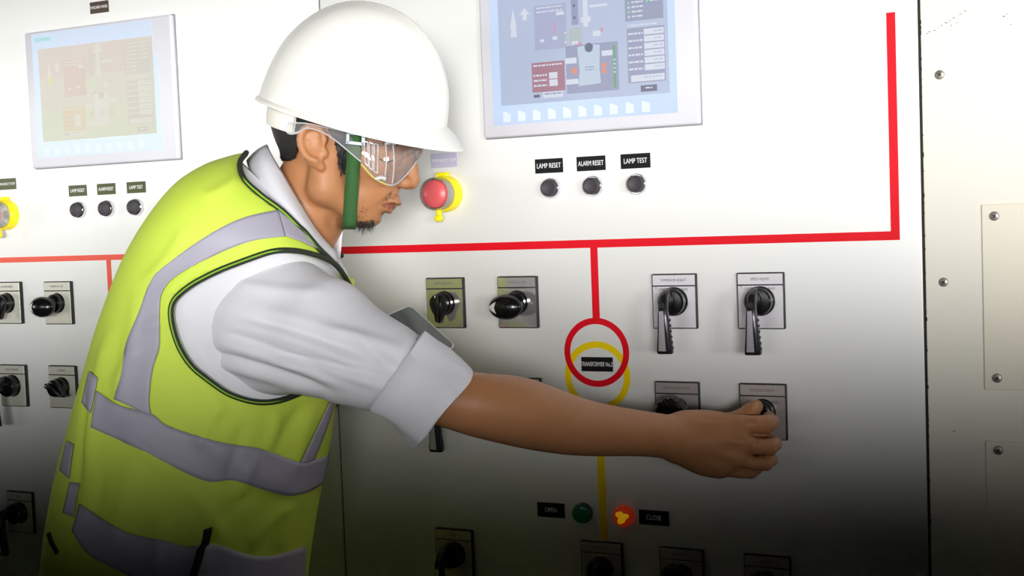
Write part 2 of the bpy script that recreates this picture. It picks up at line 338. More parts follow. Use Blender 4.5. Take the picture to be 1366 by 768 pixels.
# ------------------------------------------------------------------ touch screens
def screen(x, z, label, pale):
    t = thing('touch_screen', label, 'screen', (x, 0, z), 'touch screens'); D = -0.012
    b = MB(); b.box(-0.1625, 0.1625, D, 0, -0.118, 0.118, 0.003, 3); b.build('bezel', M['bezel'], t)
    b = MB(); b.box(-0.1640, 0.1640, -0.0035, 0, -0.1195, 0.1195, 0.001); b.build('gasket', M['bezel_dark'], t)
    b = MB(); b.prism([(-0.146, -0.101), (0.133, -0.101), (0.133, 0.052), (0.123, 0.062), (0.123, 0.114), (-0.146, 0.114)], D-0.0004, D+0.001); b.build('membrane', M['membrane_glare' if pale else 'membrane'], t)
    k = MB()
    for i in range(10):
        cx = -0.124+i*0.0235
        k.add([(cx-.006, D-.0006, -.097), (cx+.006, D-.0006, -.097), (cx+.006, D-.0006, -.086), (cx-.002, D-.0006, -.082), (cx-.006, D-.0006, -.082)], [(0, 1, 2, 3, 4)])
    k.build('function_keys', M['icon'], t)
    l = MB(); text_mesh(l, 'SIEMENS', -0.121, D-0.0005, 0.103, 0.0095, 0, 1.1); l.build('logo', M['teal'], t, smooth=False)
    l = MB(); text_mesh(l, 'SIMATIC HMI', 0.090, D-0.0005, 0.104, 0.0075, 0, 1.0); l.build('model_lettering', M['icon'], t, smooth=False)
    # picture on the glass; (u, v) in a 630 x 400 frame, v down
    x0, x1, z0, z1 = -0.132, 0.1225, -0.0735, 0.087
    d = MB(); names = []
    def mi(n):
        if n not in names: names.append(n)
        return names.index(n)
    lay = [0]
    def R(n, a, bb, c, e):
        lay[0] += 1; yy = D-0.0007-lay[0]*0.000004
        X = lambda u: x0+(x1-x0)*u/630; Z = lambda v: z1-(z1-z0)*v/400
        d.add([(X(a), yy, Z(e)), (X(c), yy, Z(e)), (X(c), yy, Z(bb)), (X(a), yy, Z(bb))], [(0, 1, 2, 3)], mi(n))
    def Pp(n, pts):
        lay[0] += 1; yy = D-0.0007-lay[0]*0.000004
        d.add([(x0+(x1-x0)*u/630, yy, z1-(z1-z0)*v/400) for u, v in pts], [tuple(range(len(pts)))], mi(n))
    def text_rows(n, a, b0, c, step, cnt):
        rr = random.Random(int(a*7+b0))
        for i in range(cnt):
            u = a
            while u < c:
                ww = rr.uniform(6, 20); R(n, u, b0+i*step, min(c, u+ww), b0+i*step+step*0.34); u += ww+3
    if not pale:
        bg, pan, dark, wh, red, body, orange, green, led, text, olive, pink, navy = 's_bg s_pan s_dark s_white s_red s_body s_orange s_green s_led s_text s_olive s_pink s_navy'.split()
        R(bg, 0, 0, 630, 400)
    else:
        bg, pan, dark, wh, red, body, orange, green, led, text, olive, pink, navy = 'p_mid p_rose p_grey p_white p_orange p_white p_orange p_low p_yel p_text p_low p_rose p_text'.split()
        R('p_top', 0, 0, 630, 130); R('p_mid', 0, 130, 630, 270); R('p_low', 0, 270, 630, 400)  # pink to green bands paint the reflected vest
    R(pan, 140, 60, 262, 215); text_rows(wh, 150, 66, 250, 14, 2); R(wh, 225, 88, 255, 100); R(wh, 160, 178, 176, 188); R(wh, 208, 172, 226, 184); R(pink, 214, 120, 220, 165)
    Pp(wh, [(45, 130), (52, 96), (58, 60), (66, 96), (72, 130)]); Pp(led if pale else wh, [(46, 160), (72, 160), (66, 120), (52, 120)])
    Pp(wh, [(96, 105), (96, 85), (84, 85), (104, 62), (124, 85), (112, 85), (112, 105)])
    R(dark, 282, 45, 308, 140); Pp(navy if not pale else text, [(290, 66), (290, 80), (300, 73)]); Pp(navy if not pale else text, [(290, 108), (290, 122), (300, 115)])
    R(wh, 326, 10, 344, 150); R(wh, 312, 28, 360, 42); R(wh, 318, 116, 354, 134); R(wh, 350, 78, 416, 86); Pp(wh, [(318, 10), (352, 10), (342, 30), (328, 30)])
    R(olive, 272, 150, 318, 205)
    for k_, q in enumerate((160, 176, 192)): R((led if k_ == 1 else 'p_orange' if pale else 'p_rose'), 254, q, 261, q+8)
    R(pink, 386, 160, 398, 172); R(wh, 360, 168, 388, 186); R(pink, 290, 202, 318, 214); R(wh, 280, 196, 304, 206)
    R(dark, 256, 210, 450, 376) if not pale else None
    Pp(body, [(300, 218), (326, 214), (330, 234), (344, 240), (356, 234), (360, 214), (384, 216), (380, 300), (384, 348), (300, 352), (306, 300)])
    Pp(navy if not pale else text, [(343+15*math.cos(t_*math.pi/10), 222+16*math.sin(t_*math.pi/10)) for t_ in range(20)])
    text_rows(text, 328, 288, 360, 9, 2)
    Pp(orange, [(270, 296), (296, 282), (296, 316)]); Pp(orange, [(410, 316), (388, 280), (388, 314)]); Pp(orange, [(404, 298), (388, 280), (412, 284)])
    R(wh, 254, 252, 296, 272); R(wh, 390, 238, 436, 256); R(wh, 254, 326, 300, 344)
    R(green, 430, 222, 440, 368); text_rows(wh, 432, 270, 439, 14, 4)
    R(red, 124, 258, 250, 362); text_rows(wh, 130, 266, 240, 16, 1); R(wh, 190, 296, 222, 344); text_rows(wh if not pale else text, 130, 300, 182, 18, 3); R(red, 190, 318, 222, 321)
    R(navy if not pale else text, 128, 370, 152, 380); R(wh, 164, 364, 240, 384); text_rows(text, 170, 368, 234, 12, 1)
    R(dark, 480, 8, 616, 148)
    for i in range(8):
        q = 18+i*16; R(led if i in (1, 3, 4, 6) else wh, 490, q, 497, q+7); text_rows(wh, 504, q, 545, 16, 1)
        if i < 5: R(led if i in (1, 4) else wh, 556, q, 563, q+7); text_rows(wh, 570, q, 608, 16, 1)
    text_rows(wh, 490, 160, 590, 16, 1); R(dark, 484, 172, 618, 358)
    for i in range(6):
        q = 184+i*24; text_rows(wh, 488, q+4, 540, 18, 1); R(wh, 545, q-6, 616, q+14); text_rows(bg, 580, q+1, 610, 14, 1)
    R(wh, 494, 332, 614, 354); text_rows(bg, 540, 338, 606, 16, 1); R(navy if not pale else text, 528, 368, 586, 390); text_rows(wh, 545, 375, 570, 14, 1)
    d.build('display', [M[n] for n in names], t, smooth=False)
screen(-0.6770, 1.5800, 'large grey framed touch screen with bluish diagram, right of the white hat', False)
screen(-1.5690, 1.5810, 'grey framed touch screen with painted-in glare over a pale diagram, left of the hat', True)

# ------------------------------------------------------------------ rotary switches
def plate_for(t, header, marks, led=False):
    b = MB(); b.box(-0.032, 0.032, -0.0072, 0, -0.038, 0.038, 0.0016, 2); b.build('backing', M['black_matte'], t)
    f = MB(); f.box(-0.0304, 0.0302, -0.0080, -0.0060, 0.0222, 0.0364, 0.0004, 1); f.box(-0.0304, 0.0302, -0.0080, -0.0060, -0.0364, 0.0206, 0.0004, 1)
    pl = f.build('face_plate', M['plate'], t)
    l = MB(); text_mesh(l, header, 0, -0.0081, 0.0292, 0.0050, 0, 0.80)
    for tx, x, z in marks: text_mesh(l, tx, x, -0.0081, z, 0.0048, 0, 0.78)
    l.build('lettering', M['grey_ink'], t, smooth=False)
    if led:
        MB().lathe([(0.0026, -0.0078), (0.0026, -0.0092), (0.0018, -0.0100), (0.0001, -0.0102)], 18, 0.002, 0.013).build('indicator', M['lens_green'], t)
def skirt(t, r=0.0185, d=0.024):
    MB().lathe([(r+0.0015, -0.0080), (r+0.0015, -0.0100), (r, -0.0120), (r, -d), (r-0.0022, -d-0.0028), (r*0.55, -d-0.0035), (0.0001, -d-0.0035)], 44).build('knob_base', M['black'], t)
def pistol(t):
    skirt(t)
    # body: a ridge over the knob that swells out towards the viewer, then a grip hanging down
    P = []
    path = [(0.0005, -0.022, 0.0172, 0.0012, 0.0020), (0.0, -0.030, 0.0150, 0.0026, 0.0045), (-0.0004, -0.038, 0.0110, 0.0050, 0.0068), (-0.0006, -0.0455, 0.0055, 0.0056, 0.0080),
            (-0.0006, -0.0505, -0.0030, 0.0061, 0.0076), (-0.0004, -0.0530, -0.0180, 0.0072, 0.0070), (0, -0.0525, -0.0400, 0.0089, 0.0068), (0, -0.0515, -0.0600, 0.0108, 0.0068), (0, -0.0510, -0.0655, 0.0110, 0.0068), (0, -0.0510, -0.0672, 0.0100, 0.0058)]
    ctr = np.array([[p[0], p[1], p[2]] for p in path]); tg = np.gradient(ctr, axis=0); tg /= np.linalg.norm(tg, axis=1)[:, None]
    for i, p in enumerate(path):
        n2 = np.cross(tg[i], [1, 0, 0]); ring = []
        for k in range(20):
            a = 2*math.pi*k/20; ca, sa = math.cos(a), math.sin(a)
            ring.append(ctr[i]+np.array([1, 0, 0])*p[3]*math.copysign(abs(ca)**0.55, ca)+n2*p[4]*math.copysign(abs(sa)**0.55, sa))
        P.append(ring)
    lv = MB(); lv.grid(np.array(P), closed_v=True, cap=True)
    lv.box(-0.0032, 0.0032, -0.044, -0.022, -0.006, 0.010, 0.0015)
    lv.build('lever_handle', M['lever'], t)
    c = MB()
    for (a, e) in ((0, 1),):
        f_ = [(-0.0040, -0.0608, -0.009), (0.0016, -0.0608, -0.009), (0.0034, -0.0590, -0.063), (-0.0068, -0.0590, -0.063)]
        c.add(f_+[(x, y+0.0016, z) for x, y, z in f_], [(0, 1, 2, 3), (7, 6, 5, 4), (0, 4, 5, 1), (1, 5, 6, 2), (2, 6, 7, 3), (3, 7, 4, 0)])
    c.build('grip_inlay_glint', M['inlay_glint'], t)  # chrome face strip, lightened to paint in the grip's highlight
    MB().lathe([(0.0040, -0.048), (0.0040, -0.0590), (0.0034, -0.0594), (0.0001, -0.0592)], 20, -0.0008, -0.0015).build('pivot_pin', M['black_matte'], t)
    g = MB()
    for i in range(6): g.box(0.0062+i*0.0006, 0.0086+i*0.0006, -0.0545, -0.0490, -0.020-i*0.0075-0.0036, -0.020-i*0.0075, 0.0008)
    g.build('grip_serrations', M['black_matte'], t)
def pointer(t, ang=0):
    """round knob with a raised spine that runs out into a drop-shaped pointer"""
    skirt(t, 0.0165, 0.020); Rm = Matrix.Rotation(math.radians(ang), 4, 'Y')
    k = MB()
    pts = []
    for i in range(28):
        a = math.pi*i/27; pts.append((0.0150*math.cos(a), 0.0150*math.sin(a)))
    pts += [(-0.0128, -0.008), (-0.0088, -0.0145), (-0.0054, -0.0215), (-0.0022, -0.0285), (0.0022, -0.0285), (0.0054, -0.0215), (0.0088, -0.0145), (0.0128, -0.008)]
    k.prism(pts, -0.021, -0.030, bev=0.0018)
    sp = [(-0.0036, 0.0145), (0.0036, 0.0145), (0.0050, 0.0), (0.0016, -0.0265), (-0.0016, -0.0265), (-0.0050, 0.0)]
    k.prism(sp, -0.029, -0.0375, bev=0.0012)
    o = k.build('pointer_knob', M['black'], t); o.rotation_euler = (0, math.radians(ang), 0)
    m = MB(); m.box(-0.0006, 0.0006, -0.0378, -0.0372, 0.010, 0.0135); o = m.build('index_line', M['white_ink'], t); o.rotation_euler = (0, math.radians(ang), 0)
def oval(t):
    skirt(t, 0.0160, 0.019)
    MB().lathe([(0.0125, -0.018), (0.0105, -0.024), (0.0105, -0.032), (0.013, -0.036)], 32).build('stem', M['black'], t)
    P = []
    for i in range(17):
        u = -math.pi/2+math.pi*i/16
        P.append([(-0.003+0.0262*math.sin(u)*1.0, -0.040+0.0145*math.cos(u)*math.cos(2*math.pi*k/36), -0.0045+0.0182*math.cos(u)*math.sin(2*math.pi*k/36)) for k in range(36)])
    e = MB(); e.grid(np.array(P), closed_v=True); e.build('oval_handle', M['black'], t)
    a = MB(); pts = [(-0.0262, -0.0045), (-0.0215, 0.0005), (-0.0130, 0.0040), (-0.0155, -0.0045), (-0.0130, -0.0130), (-0.0215, -0.0095)]
    def on(x, z): return (x, -0.0403-0.0145*math.sqrt(max(1-((x+0.003)/0.0262)**2-((z+0.0045)/0.0182)**2, 0)), z)
    V_ = []; F_ = []
    edge = [pts[0], pts[1], pts[2], pts[3], pts[4], pts[5]]
    n_ = 10; up_ = [(-0.0292+0.0162*i/n_, -0.0045+0.0088*i/n_) for i in range(n_+1)]; lo_ = [(x, -0.009-z) for x, z in up_]
    G_ = []
    for (ax_, az_), (bx_, bz_) in zip(up_, lo_):
        row = []
        for k_ in range(9):
            z = az_+(bz_-az_)*k_/8; x = max(ax_, -0.0290); nt_ = 1-abs(k_-4)/4.0
            row.append(on(min(x, -0.0130-0.0026*nt_), z))
        G_.append(row)
    a.grid(np.array(G_)); a.build('arrow_mark', M['white_ink'], t)
def knurled(t):
    skirt(t, 0.0150, 0.020); k = MB(); n = 60; P = []
    for (r, y, kn) in ((0.012, -0.020, 0), (0.0195, -0.024, 1), (0.0225, -0.028, 1), (0.0225, -0.038, 1), (0.0205, -0.043, 1), (0.0150, -0.0445, 0), (0.0001, -0.0440, 0)):
        P.append([((r-(0.0016 if (kn and (k_ % 5) < 2) else 0))*math.cos(2*math.pi*k_/n), y, (r-(0.0016 if (kn and (k_ % 5) < 2) else 0))*math.sin(2*math.pi*k_/n)) for k_ in range(n)])
    k.grid(np.array(P), closed_v=True, cap=True); k.build('knurled_knob', M['black'], t, angle=25)
M['plate'] = M['steel']
LM = 'LOWER'; RM = 'RAISE'
rows = [ # kind, x, z, header, marks, label, kwargs
 ('pointer', -0.9185, 1.2217, 'SYNCHRONIZER', [('0', -.0235, .0170), ('OFF', 0, .0170), ('MAN', -.022, .0055), ('AUTO', .022, .0055)], 'switch with black drop-shaped knob pointing down, just right of the tablet', 0),
 ('oval', -0.7985, 1.2222, 'POWER FACTOR', [('0', -.0235, .0170), ('ON', 0, .0170)], 'switch with black oval handle bearing a white arrow, middle panel', 0),
 ('pistol', -0.5595, 1.2222, 'GOVERNOR ADJUST', [('0', -.0255, .0185), (LM, -.0155, .0165), (RM, .0155, .0165)], 'switch with black hanging lever right of the red ring, left one of the pair', 0),
 ('pistol', -0.4390, 1.2222, 'SPEED ADJUST', [('0', -.0255, .0185), (LM, -.0155, .0165), (RM, .0155, .0165)], 'switch with black hanging lever directly above the hand', 0),
 ('pistol', -0.9185, 1.0725, 'CIRCUIT BREAKER', [('0', -.0255, .0185), ('OPEN', -.0155, .0165), ('CLOSE', .0155, .0165)], 'switch whose black lever tip shows below the rolled sleeve', 0),
 ('pointer', -0.7985, 1.0735, 'CONTROL', [('0', -.0235, .0170), ('OFF', -.014, .008), ('ON', .014, .008)], 'switch hidden behind the forearm, only its plate top showing', 0),
 ('knurled', -0.5600, 1.0730, 'MANUAL SYNC STOP', [('0', -.0235, .0170), ('START', -.012, .0095), ('NORMAL', .004, .0135)], 'switch with a black knurled round knob half covered by the forearm', 0),
 ('pointer', -0.4400, 1.0730, 'VOLTAGE ADJUST', [('0', -.0255, .0185), (LM, -.0155, .0135), (RM, .0165, .0135)], 'switch whose black knob the man is turning', 0),
 ('pistol', -0.9210, 0.8405, 'SPARE', [('0', -.0255, .0185)], 'dim switch with lever at the bottom edge, beside the vest', 0),
 ('pointer', -0.6810, 0.8395, 'BUS SELECT', [('0', -.0255, .0185)], 'dim switch directly under the end of the yellow line', 20),
 ('knurled_led', -0.5615, 0.8395, 'EXCITATION', [('0', -.0255, .0185)], 'dim switch with a round knob below the CLOSE nameplate', 0),
 ('knurled_led', -0.4405, 0.8395, 'HEATER', [('0', -.0255, .0185)], 'dim switch at the bottom edge, rightmost of its row', 0),
 ('pointer', -1.8155, 1.2262, 'SYNCHRONIZER', [('OFF', 0, .0170)], 'pale plate switch with drop-shaped knob at the left edge, above the long lever', 0),
 ('oval', -1.6950, 1.2255, 'POWER FACTOR', [('ON', 0, .0170)], 'pale plate switch with shiny ball-like oval handle, left panel', 0),
 ('pistol', -1.8155, 1.0762, 'CIRCUIT BREAKER', [('OPEN', -.0155, .0165)], 'pale plate switch with lever at the left edge, second from top', 0),
 ('pointer', -1.6960, 1.0765, 'CONTROL', [('ON', .014, .008)], 'pale plate switch with knob turned sideways, close to the back of the vest', -62),
 ('pistol', -1.8175, 0.8440, 'SPARE', [('0', -.0255, .0185)], 'dark lever switch low in the left corner', 0)]
for kind, x, z, hd, mk, lb, ang in rows:
    t = thing('rotary_switch', lb, 'switch', (x, 0, z), 'rotary switches on the panels')
    M['plate'] = M['plate_pale_reflection'] if x < -1.2 else M['plate_dim'] if z < 1.12 else M['steel'] if x < -0.7 else M['plate_bright']  # same plate in several tones, painting in what each one reflects
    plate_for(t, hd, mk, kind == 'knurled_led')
    if kind == 'pistol': pistol(t)
    elif kind == 'pointer': pointer(t, ang)
    elif kind == 'oval': oval(t)
    else: knurled(t)

# ------------------------------------------------------------------ cover plates and screws on the cream panel
def screw_mesh(mb, x, z, y0, r=0.0058):
    mb.lathe([(r, y0), (r, y0-0.0010), (r*0.86, y0-0.0024), (r*0.5, y0-0.0030), (0.0001, y0-0.0031)], 28, x, z, 0)
    for a in (35, 125):
        Mx = Matrix.Translation((x, 0, z)) @ Matrix.Rotation(math.radians(a), 4, 'Y')
        mb.box(-r*0.5, r*0.5, y0-0.0034, y0-0.0020, -r*0.12, r*0.12, mi=1, M=Mx)
def screw(x, z, label):
    t = MB(); screw_mesh(t, 0, 0, 0.0); o = t.build('screw', [M['screw'], M['black_matte']]); o.location = (x, 0, z)
    tag(o, label, 'screw', 'cross-head screws on the cream panel')
screw(-0.2065, 1.503, 'upper cross-head screw near the left edge of the cream panel')
screw(-0.2065, 1.244, 'lower cross-head screw near the left edge of the cream panel')
def cover(z0, z1, label, sc):
    t = thing('cover_plate', label, 'cover plate', (-0.02, 0, (z0+z1)/2), 'blank cover plates')
    h = (z1-z0)/2
    MB().box(-0.140, 0.140, -0.0022, 0, -h, h, 0.0015, 3).build('plate', M['cover'], t)
    for sx, sz in sc:
        s = MB(); screw_mesh(s, 0, 0, 0.0); o = s.build('screw', [M['screw'], M['black_matte']], t); o.location = (sx, -0.0022, sz)
cover(1.109, 1.340, 'raised cream cover plate with screws at the right picture edge', [(-0.125, 0.1005), (-0.125, -0.1005), (0.125, 0.1005), (0.125, -0.1005)])
cover(0.815, 1.045, 'shaded lower cover plate at the right picture edge', [(-0.125, 0.1035), (-0.125, -0.1005), (0.125, 0.1035), (0.125, -0.1005)])

# ================================================================== the person
def V(px, py, Z):
    return CAM+Z*(FW+RT*(px-683.0)/FPX+UP*(384.0-py)/FPX)
def PROJ(P):
    d = np.asarray(P)-CAM; z = d@FW
    return 683+FPX*(d@RT)/z, 384-FPX*(d@UP)/z, z
# ---- signed distance modelling -> one continuous surface (sparse surface nets)
class SDF:
    def __init__(s): s.p = []
    def C(s, p1, r1, p2, r2, k=8, op=1, w=1):
        """tapering limb between two (px, py, depth) joints; radii and blend in mm"""
        a, b = (V(*p1), V(*p2)) if w else (np.array(p1, float), np.array(p2, float))
        s.p.append(dict(t=0, a=a, b=b, r1=r1/1e3, r2=r2/1e3, k=k/1e3, op=op, c=(a+b)/2, R=np.linalg.norm(b-a)/2+max(r1, r2)/1e3)); return s
    def chain(s, pts, k=8, op=1):
        for (p, r), (q, t) in zip(pts[:-1], pts[1:]): s.C(p, r, q, t, k, op)
        return s
    def E(s, c, rad, rot=0, k=8, op=1):
        c = V(*c); a = math.radians(rot)
        Rm = np.array([math.cos(a)*RT-math.sin(a)*UP, -math.sin(a)*RT-math.cos(a)*UP, FW])
        s.p.append(dict(t=1, c=c, M=Rm, rad=np.array(rad)/1e3, k=k/1e3, op=op, R=max(rad)/1e3)); return s
    def ev(s, P, prims=None):
        d = np.full(len(P), 9.0)
        for q in (s.p if prims is None else prims):
            if q['t'] == 0:
                ab = q['b']-q['a']; L = ab@ab; h = np.clip(((P-q['a'])@ab)/max(L, 1e-12), 0, 1)
                e = np.linalg.norm(P-q['a']-h[:, None]*ab, axis=1)-(q['r1']+(q['r2']-q['r1'])*h)
            else:
                l = (P-q['c'])@q['M'].T; k0 = np.linalg.norm(l/q['rad'], axis=1); k1 = np.linalg.norm(l/q['rad']**2, axis=1)
                e = k0*(k0-1)/np.maximum(k1, 1e-9)
            k = max(q['k'], 1e-6)
            if q['op'] > 0:
                h = np.maximum(k-np.abs(d-e), 0)/k; d = np.minimum(d, e)-h*h*k/4
            else:
                h = np.maximum(k-np.abs(d+e), 0)/k; d = np.maximum(d, -e)+h*h*k/4
        return d
    def mesh(s, h=0.002, n=16, disp=None):
        lo = np.min([q['c']-q['R'] for q in s.p if q['op'] > 0], 0)-3*h; hi = np.max([q['c']+q['R'] for q in s.p if q['op'] > 0], 0)+3*h
        nb = np.ceil((hi-lo)/(h*n)).astype(int); bs = h*n
        I = np.stack(np.meshgrid(*[np.arange(m) for m in nb], indexing='ij'), -1).reshape(-1, 3)
        ctr = lo+(I+0.5)*bs; dc = s.ev(ctr); rad = bs*0.87
        act = I[np.abs(dc) < rad*1.5+0.012]
        N = nb*n+2; key = lambda i, j, k: (i*N[1]+j)*N[2]+k
        g = np.stack(np.meshgrid(*[np.arange(n+1)]*3, indexing='ij'), -1)
        vk = []; vp = []; quads = []
        for b in act:
            c0 = lo+(b+0.5)*bs
            pr = [q for q in s.p if np.linalg.norm(q['c']-c0) < q['R']+rad+q['k']+0.03]
            if not pr: continue
            pts = lo+(b*n+g.reshape(-1, 3))*h
            D = s.ev(pts, pr).reshape(n+1, n+1, n+1)
            if D.min() > 0 or D.max() < 0: continue
            ins = D < 0
            cnt = sum(ins[i:n+i, j:n+j, k:n+k].astype(int) for i in (0, 1) for j in (0, 1) for k in (0, 1))
            mix = (cnt > 0) & (cnt < 8)
            acc = np.zeros((n, n, n, 3)); num = np.zeros((n, n, n))
            corners = [(i, j, k) for i in (0, 1) for j in (0, 1) for k in (0, 1)]
            for ax in range(3):
                for c in corners:
                    if c[ax]: continue
                    e = list(c); e[ax] = 1
                    A = D[c[0]:n+c[0], c[1]:n+c[1], c[2]:n+c[2]]; B = D[e[0]:n+e[0], e[1]:n+e[1], e[2]:n+e[2]]
                    cr = (A < 0) != (B < 0); t = np.where(cr, A/np.where(cr, A-B, 1), 0)
                    off = np.zeros((n, n, n, 3)); off[..., :] = c; off[..., ax] = t
                    acc += np.where(cr[..., None], off, 0); num += cr
            idx = np.argwhere(mix); gi = idx+b*n
            vk.append(key(gi[:, 0], gi[:, 1], gi[:, 2])); vp.append(lo+(gi+acc[mix]/num[mix][:, None])*h)
            for ax in range(3):
                o1, o2 = [(1, 2), (2, 0), (0, 1)][ax]
                A = D[:n, :n, :n]; sl = [slice(0, n)]*3; sl[ax] = slice(1, n+1); B = D[tuple(sl)]
                cr = np.argwhere((A < 0) != (B < 0))
                if len(cr) == 0: continue
                fl = A[tuple(cr.T)] < 0; q = cr+b*n
                u1 = np.zeros(3, int); u1[o1] = 1; u2 = np.zeros(3, int); u2[o2] = 1
                cs = [q, q-u1, q-u1-u2, q-u2]
                ks = np.stack([key(c[:, 0], c[:, 1], c[:, 2]) for c in cs], 1)
                ks[~fl] = ks[~fl][:, ::-1]; quads.append(ks)
        vk = np.concatenate(vk); vp = np.concatenate(vp); o = np.argsort(vk); vk = vk[o]; vp = vp[o]
        Q = np.concatenate(quads); ix = np.searchsorted(vk, Q); ix = np.clip(ix, 0, len(vk)-1)
        ok = np.all(vk[ix] == Q, axis=1); ix = ix[ok]
        # project onto the surface
        for _ in range(1):
            e = 0.0006; d0 = s.ev_fast(vp); G = np.stack([s.ev_fast(vp+np.eye(3)[a]*e)-d0 for a in range(3)], 1)/e
            vp = vp-G*(d0/np.maximum((G*G).sum(1), 0.2))[:, None]
        return vp, ix
    def ev_fast(s, P, cell=0.06):
        out = np.full(len(P), 9.0); kk = np.floor(P/cell).astype(int)
        kk -= kk.min(0); mx = kk.max(0)+1; key = (kk[:, 0]*mx[1]+kk[:, 1])*mx[2]+kk[:, 2]
        o = np.argsort(key, kind='stable'); ks = key[o]; cut = np.flatnonzero(np.diff(ks))+1
        for gidx in np.split(o, cut):
            pp = P[gidx]; c = pp.mean(0); r = np.linalg.norm(pp-c, axis=1).max()
            pr = [q for q in s.p if np.linalg.norm(q['c']-c) < q['R']+r+q['k']+0.03]
            if pr: out[gidx] = s.ev(pp, pr)
        return out
def smooth_mesh(v, q, it=2, lam=0.5):
    E_ = np.concatenate([q[:, [0, 1]], q[:, [1, 2]], q[:, [2, 3]], q[:, [3, 0]]]); E_ = np.concatenate([E_, E_[:, ::-1]])
    cnt = np.bincount(E_[:, 0], minlength=len(v)).astype(float)
    for _ in range(it):
        a = np.stack([np.bincount(E_[:, 0], v[E_[:, 1], k], minlength=len(v)) for k in range(3)], 1)/np.maximum(cnt, 1)[:, None]
        v = v+lam*(a-v)
    return v
def normals(v, q):
    n = np.cross(v[q[:, 2]]-v[q[:, 0]], v[q[:, 3]]-v[q[:, 1]]); N = np.zeros_like(v)
    for k in range(4): np.add.at(N, q[:, k], n)
    return N/(np.linalg.norm(N, axis=1)[:, None]+1e-12)
def mesh_obj(name, v, q, m, parent=None, smooth=True):
    me = bpy.data.meshes.new(name); q = np.asarray(q); v = np.asarray(v)
    me.vertices.add(len(v)); me.vertices.foreach_set('co', v.astype(np.float32).ravel())
    me.loops.add(q.size); me.loops.foreach_set('vertex_index', q.astype(np.int32).ravel())
    me.polygons.add(len(q)); me.polygons.foreach_set('loop_start', np.arange(0, q.size, q.shape[1], dtype=np.int32))
    me.update(calc_edges=True); me.validate()
    me.polygons.foreach_set('use_smooth', [smooth]*len(me.polygons)); me.materials.append(m)
    o = bpy.data.objects.new(name, me); COL.objects.link(o)
    if parent: o.parent = parent
    return o
def bvh_of(v, q): return BVHTree.FromPolygons([tuple(x) for x in v], [tuple(int(i) for i in x) for x in q])
def hit(bv, px, py, off=0.0):
    d = V(px, py, 1.0)-CAM; d /= np.linalg.norm(d); r = bv.ray_cast(Vector(CAM), Vector(d))
    if r[0] is None: return None
    n = np.array(r[1]);
    if n@d > 0: n = -n
    return np.array(r[0])+n*off
def curve(pts, n):
    """Catmull-Rom through the points, n samples evenly spaced along it"""
    P = np.asarray(pts, float); P = np.vstack([2*P[0]-P[1], P, 2*P[-1]-P[-2]]); out = []
    for i in range(1, len(P)-2):
        for t in np.linspace(0, 1, 24, endpoint=False):
            out.append(0.5*((2*P[i])+(-P[i-1]+P[i+1])*t+(2*P[i-1]-5*P[i]+4*P[i+1]-P[i+2])*t*t+(-P[i-1]+3*P[i]-3*P[i+1]+P[i+2])*t**3))
    out.append(P[-2]); out = np.array(out); L = np.r_[0, np.cumsum(np.linalg.norm(np.diff(out[:, :3], axis=0), axis=1))]
    s_ = np.linspace(0, L[-1], n); return np.stack([np.interp(s_, L, out[:, k]) for k in range(out.shape[1])], 1)
def inpoly(x, y, poly):
    poly = np.asarray(poly, float); c = np.zeros(len(x), bool); j = len(poly)-1
    for i in range(len(poly)):
        xi, yi = poly[i]; xj, yj = poly[j]
        c ^= ((yi > y) != (yj > y)) & (x < (xj-xi)*(y-yi)/(yj-yi+1e-12)+xi); j = i
    return c
def noise3(P, f, seed=0):
    r = np.random.RandomState(seed); o = np.zeros(len(P))
    for i in range(6):
        d = r.normal(size=3); d /= np.linalg.norm(d); o += np.sin(P@d*f*(0.7+0.6*r.rand())+r.rand()*6.28)
    return o/6

# ---- materials of the person
def skin_mat():
    m = mat('tan_skin', (178, 124, 84), 0.46, var=0.10, scale=45, bump=0.16, bscale=380, spec=0.35, sss=0.12)
    return m
M['skin'] = skin_mat()
M['hair'] = mat('black_hair', (24, 21, 20), 0.55, var=0.5, scale=120, bump=0.7, bscale=260, stretch=(1, 1, 0.25))
M['lip'] = mat('lip_skin', (140, 82, 64), 0.42, var=0.08)
M['eye'] = mat('eye_white', (215, 208, 200), 0.2, var=0.03); M['iris'] = mat('dark_iris', (30, 20, 16), 0.15, var=0.1)
M['nail'] = mat('finger_nail', (196, 146, 112), 0.3, var=0.04)
M['shirt'] = mat('white_cotton', (226, 226, 232), 0.8, var=0.02, scale=300, bump=0.08, bscale=900)
M['vest'] = mat('lime_vest_fabric', (212, 236, 82), 0.7, var=0.03, scale=14, bump=0.10, bscale=1200)
M['refl'] = mat('silver_reflective_tape', (172, 169, 184), 0.5, 0.0, var=0.03, scale=25, bump=0.05, bscale=700)
M['piping'] = mat('dark_green_piping', (38, 48, 34), 0.7, var=0.25, scale=300, bump=0.3, bscale=900)
M['lime_edge'] = mat('lime_stitching', (140, 190, 40), 0.7, var=0.1)
M['black_web'] = mat('black_webbing', (18, 18, 18), 0.7, var=0.2, scale=200)
M['strap'] = mat('green_webbing', (46, 92, 42), 0.75, var=0.22, scale=420, bump=0.5, bscale=700)
M['buckle'] = mat('grey_buckle', (176, 186, 200), 0.35, var=0.03)
M['hat'] = mat('white_helmet_plastic', (236, 235, 228), 0.28, var=0.01, scale=5, coat=0.15)
M['band'] = mat('milky_band', (238, 235, 226), 0.45, var=0.03)
M['goggle'] = clear_mat('clear_goggle', (0.97, 0.965, 0.97), 0.07, 0.89)
M['goggle_rim'] = clear_mat('goggle_rim', (0.95, 0.95, 0.95), 0.16, 0.62)
M['goggle_yellow'] = mat('yellowish_rim', (206, 190, 92), 0.3, var=0.08)
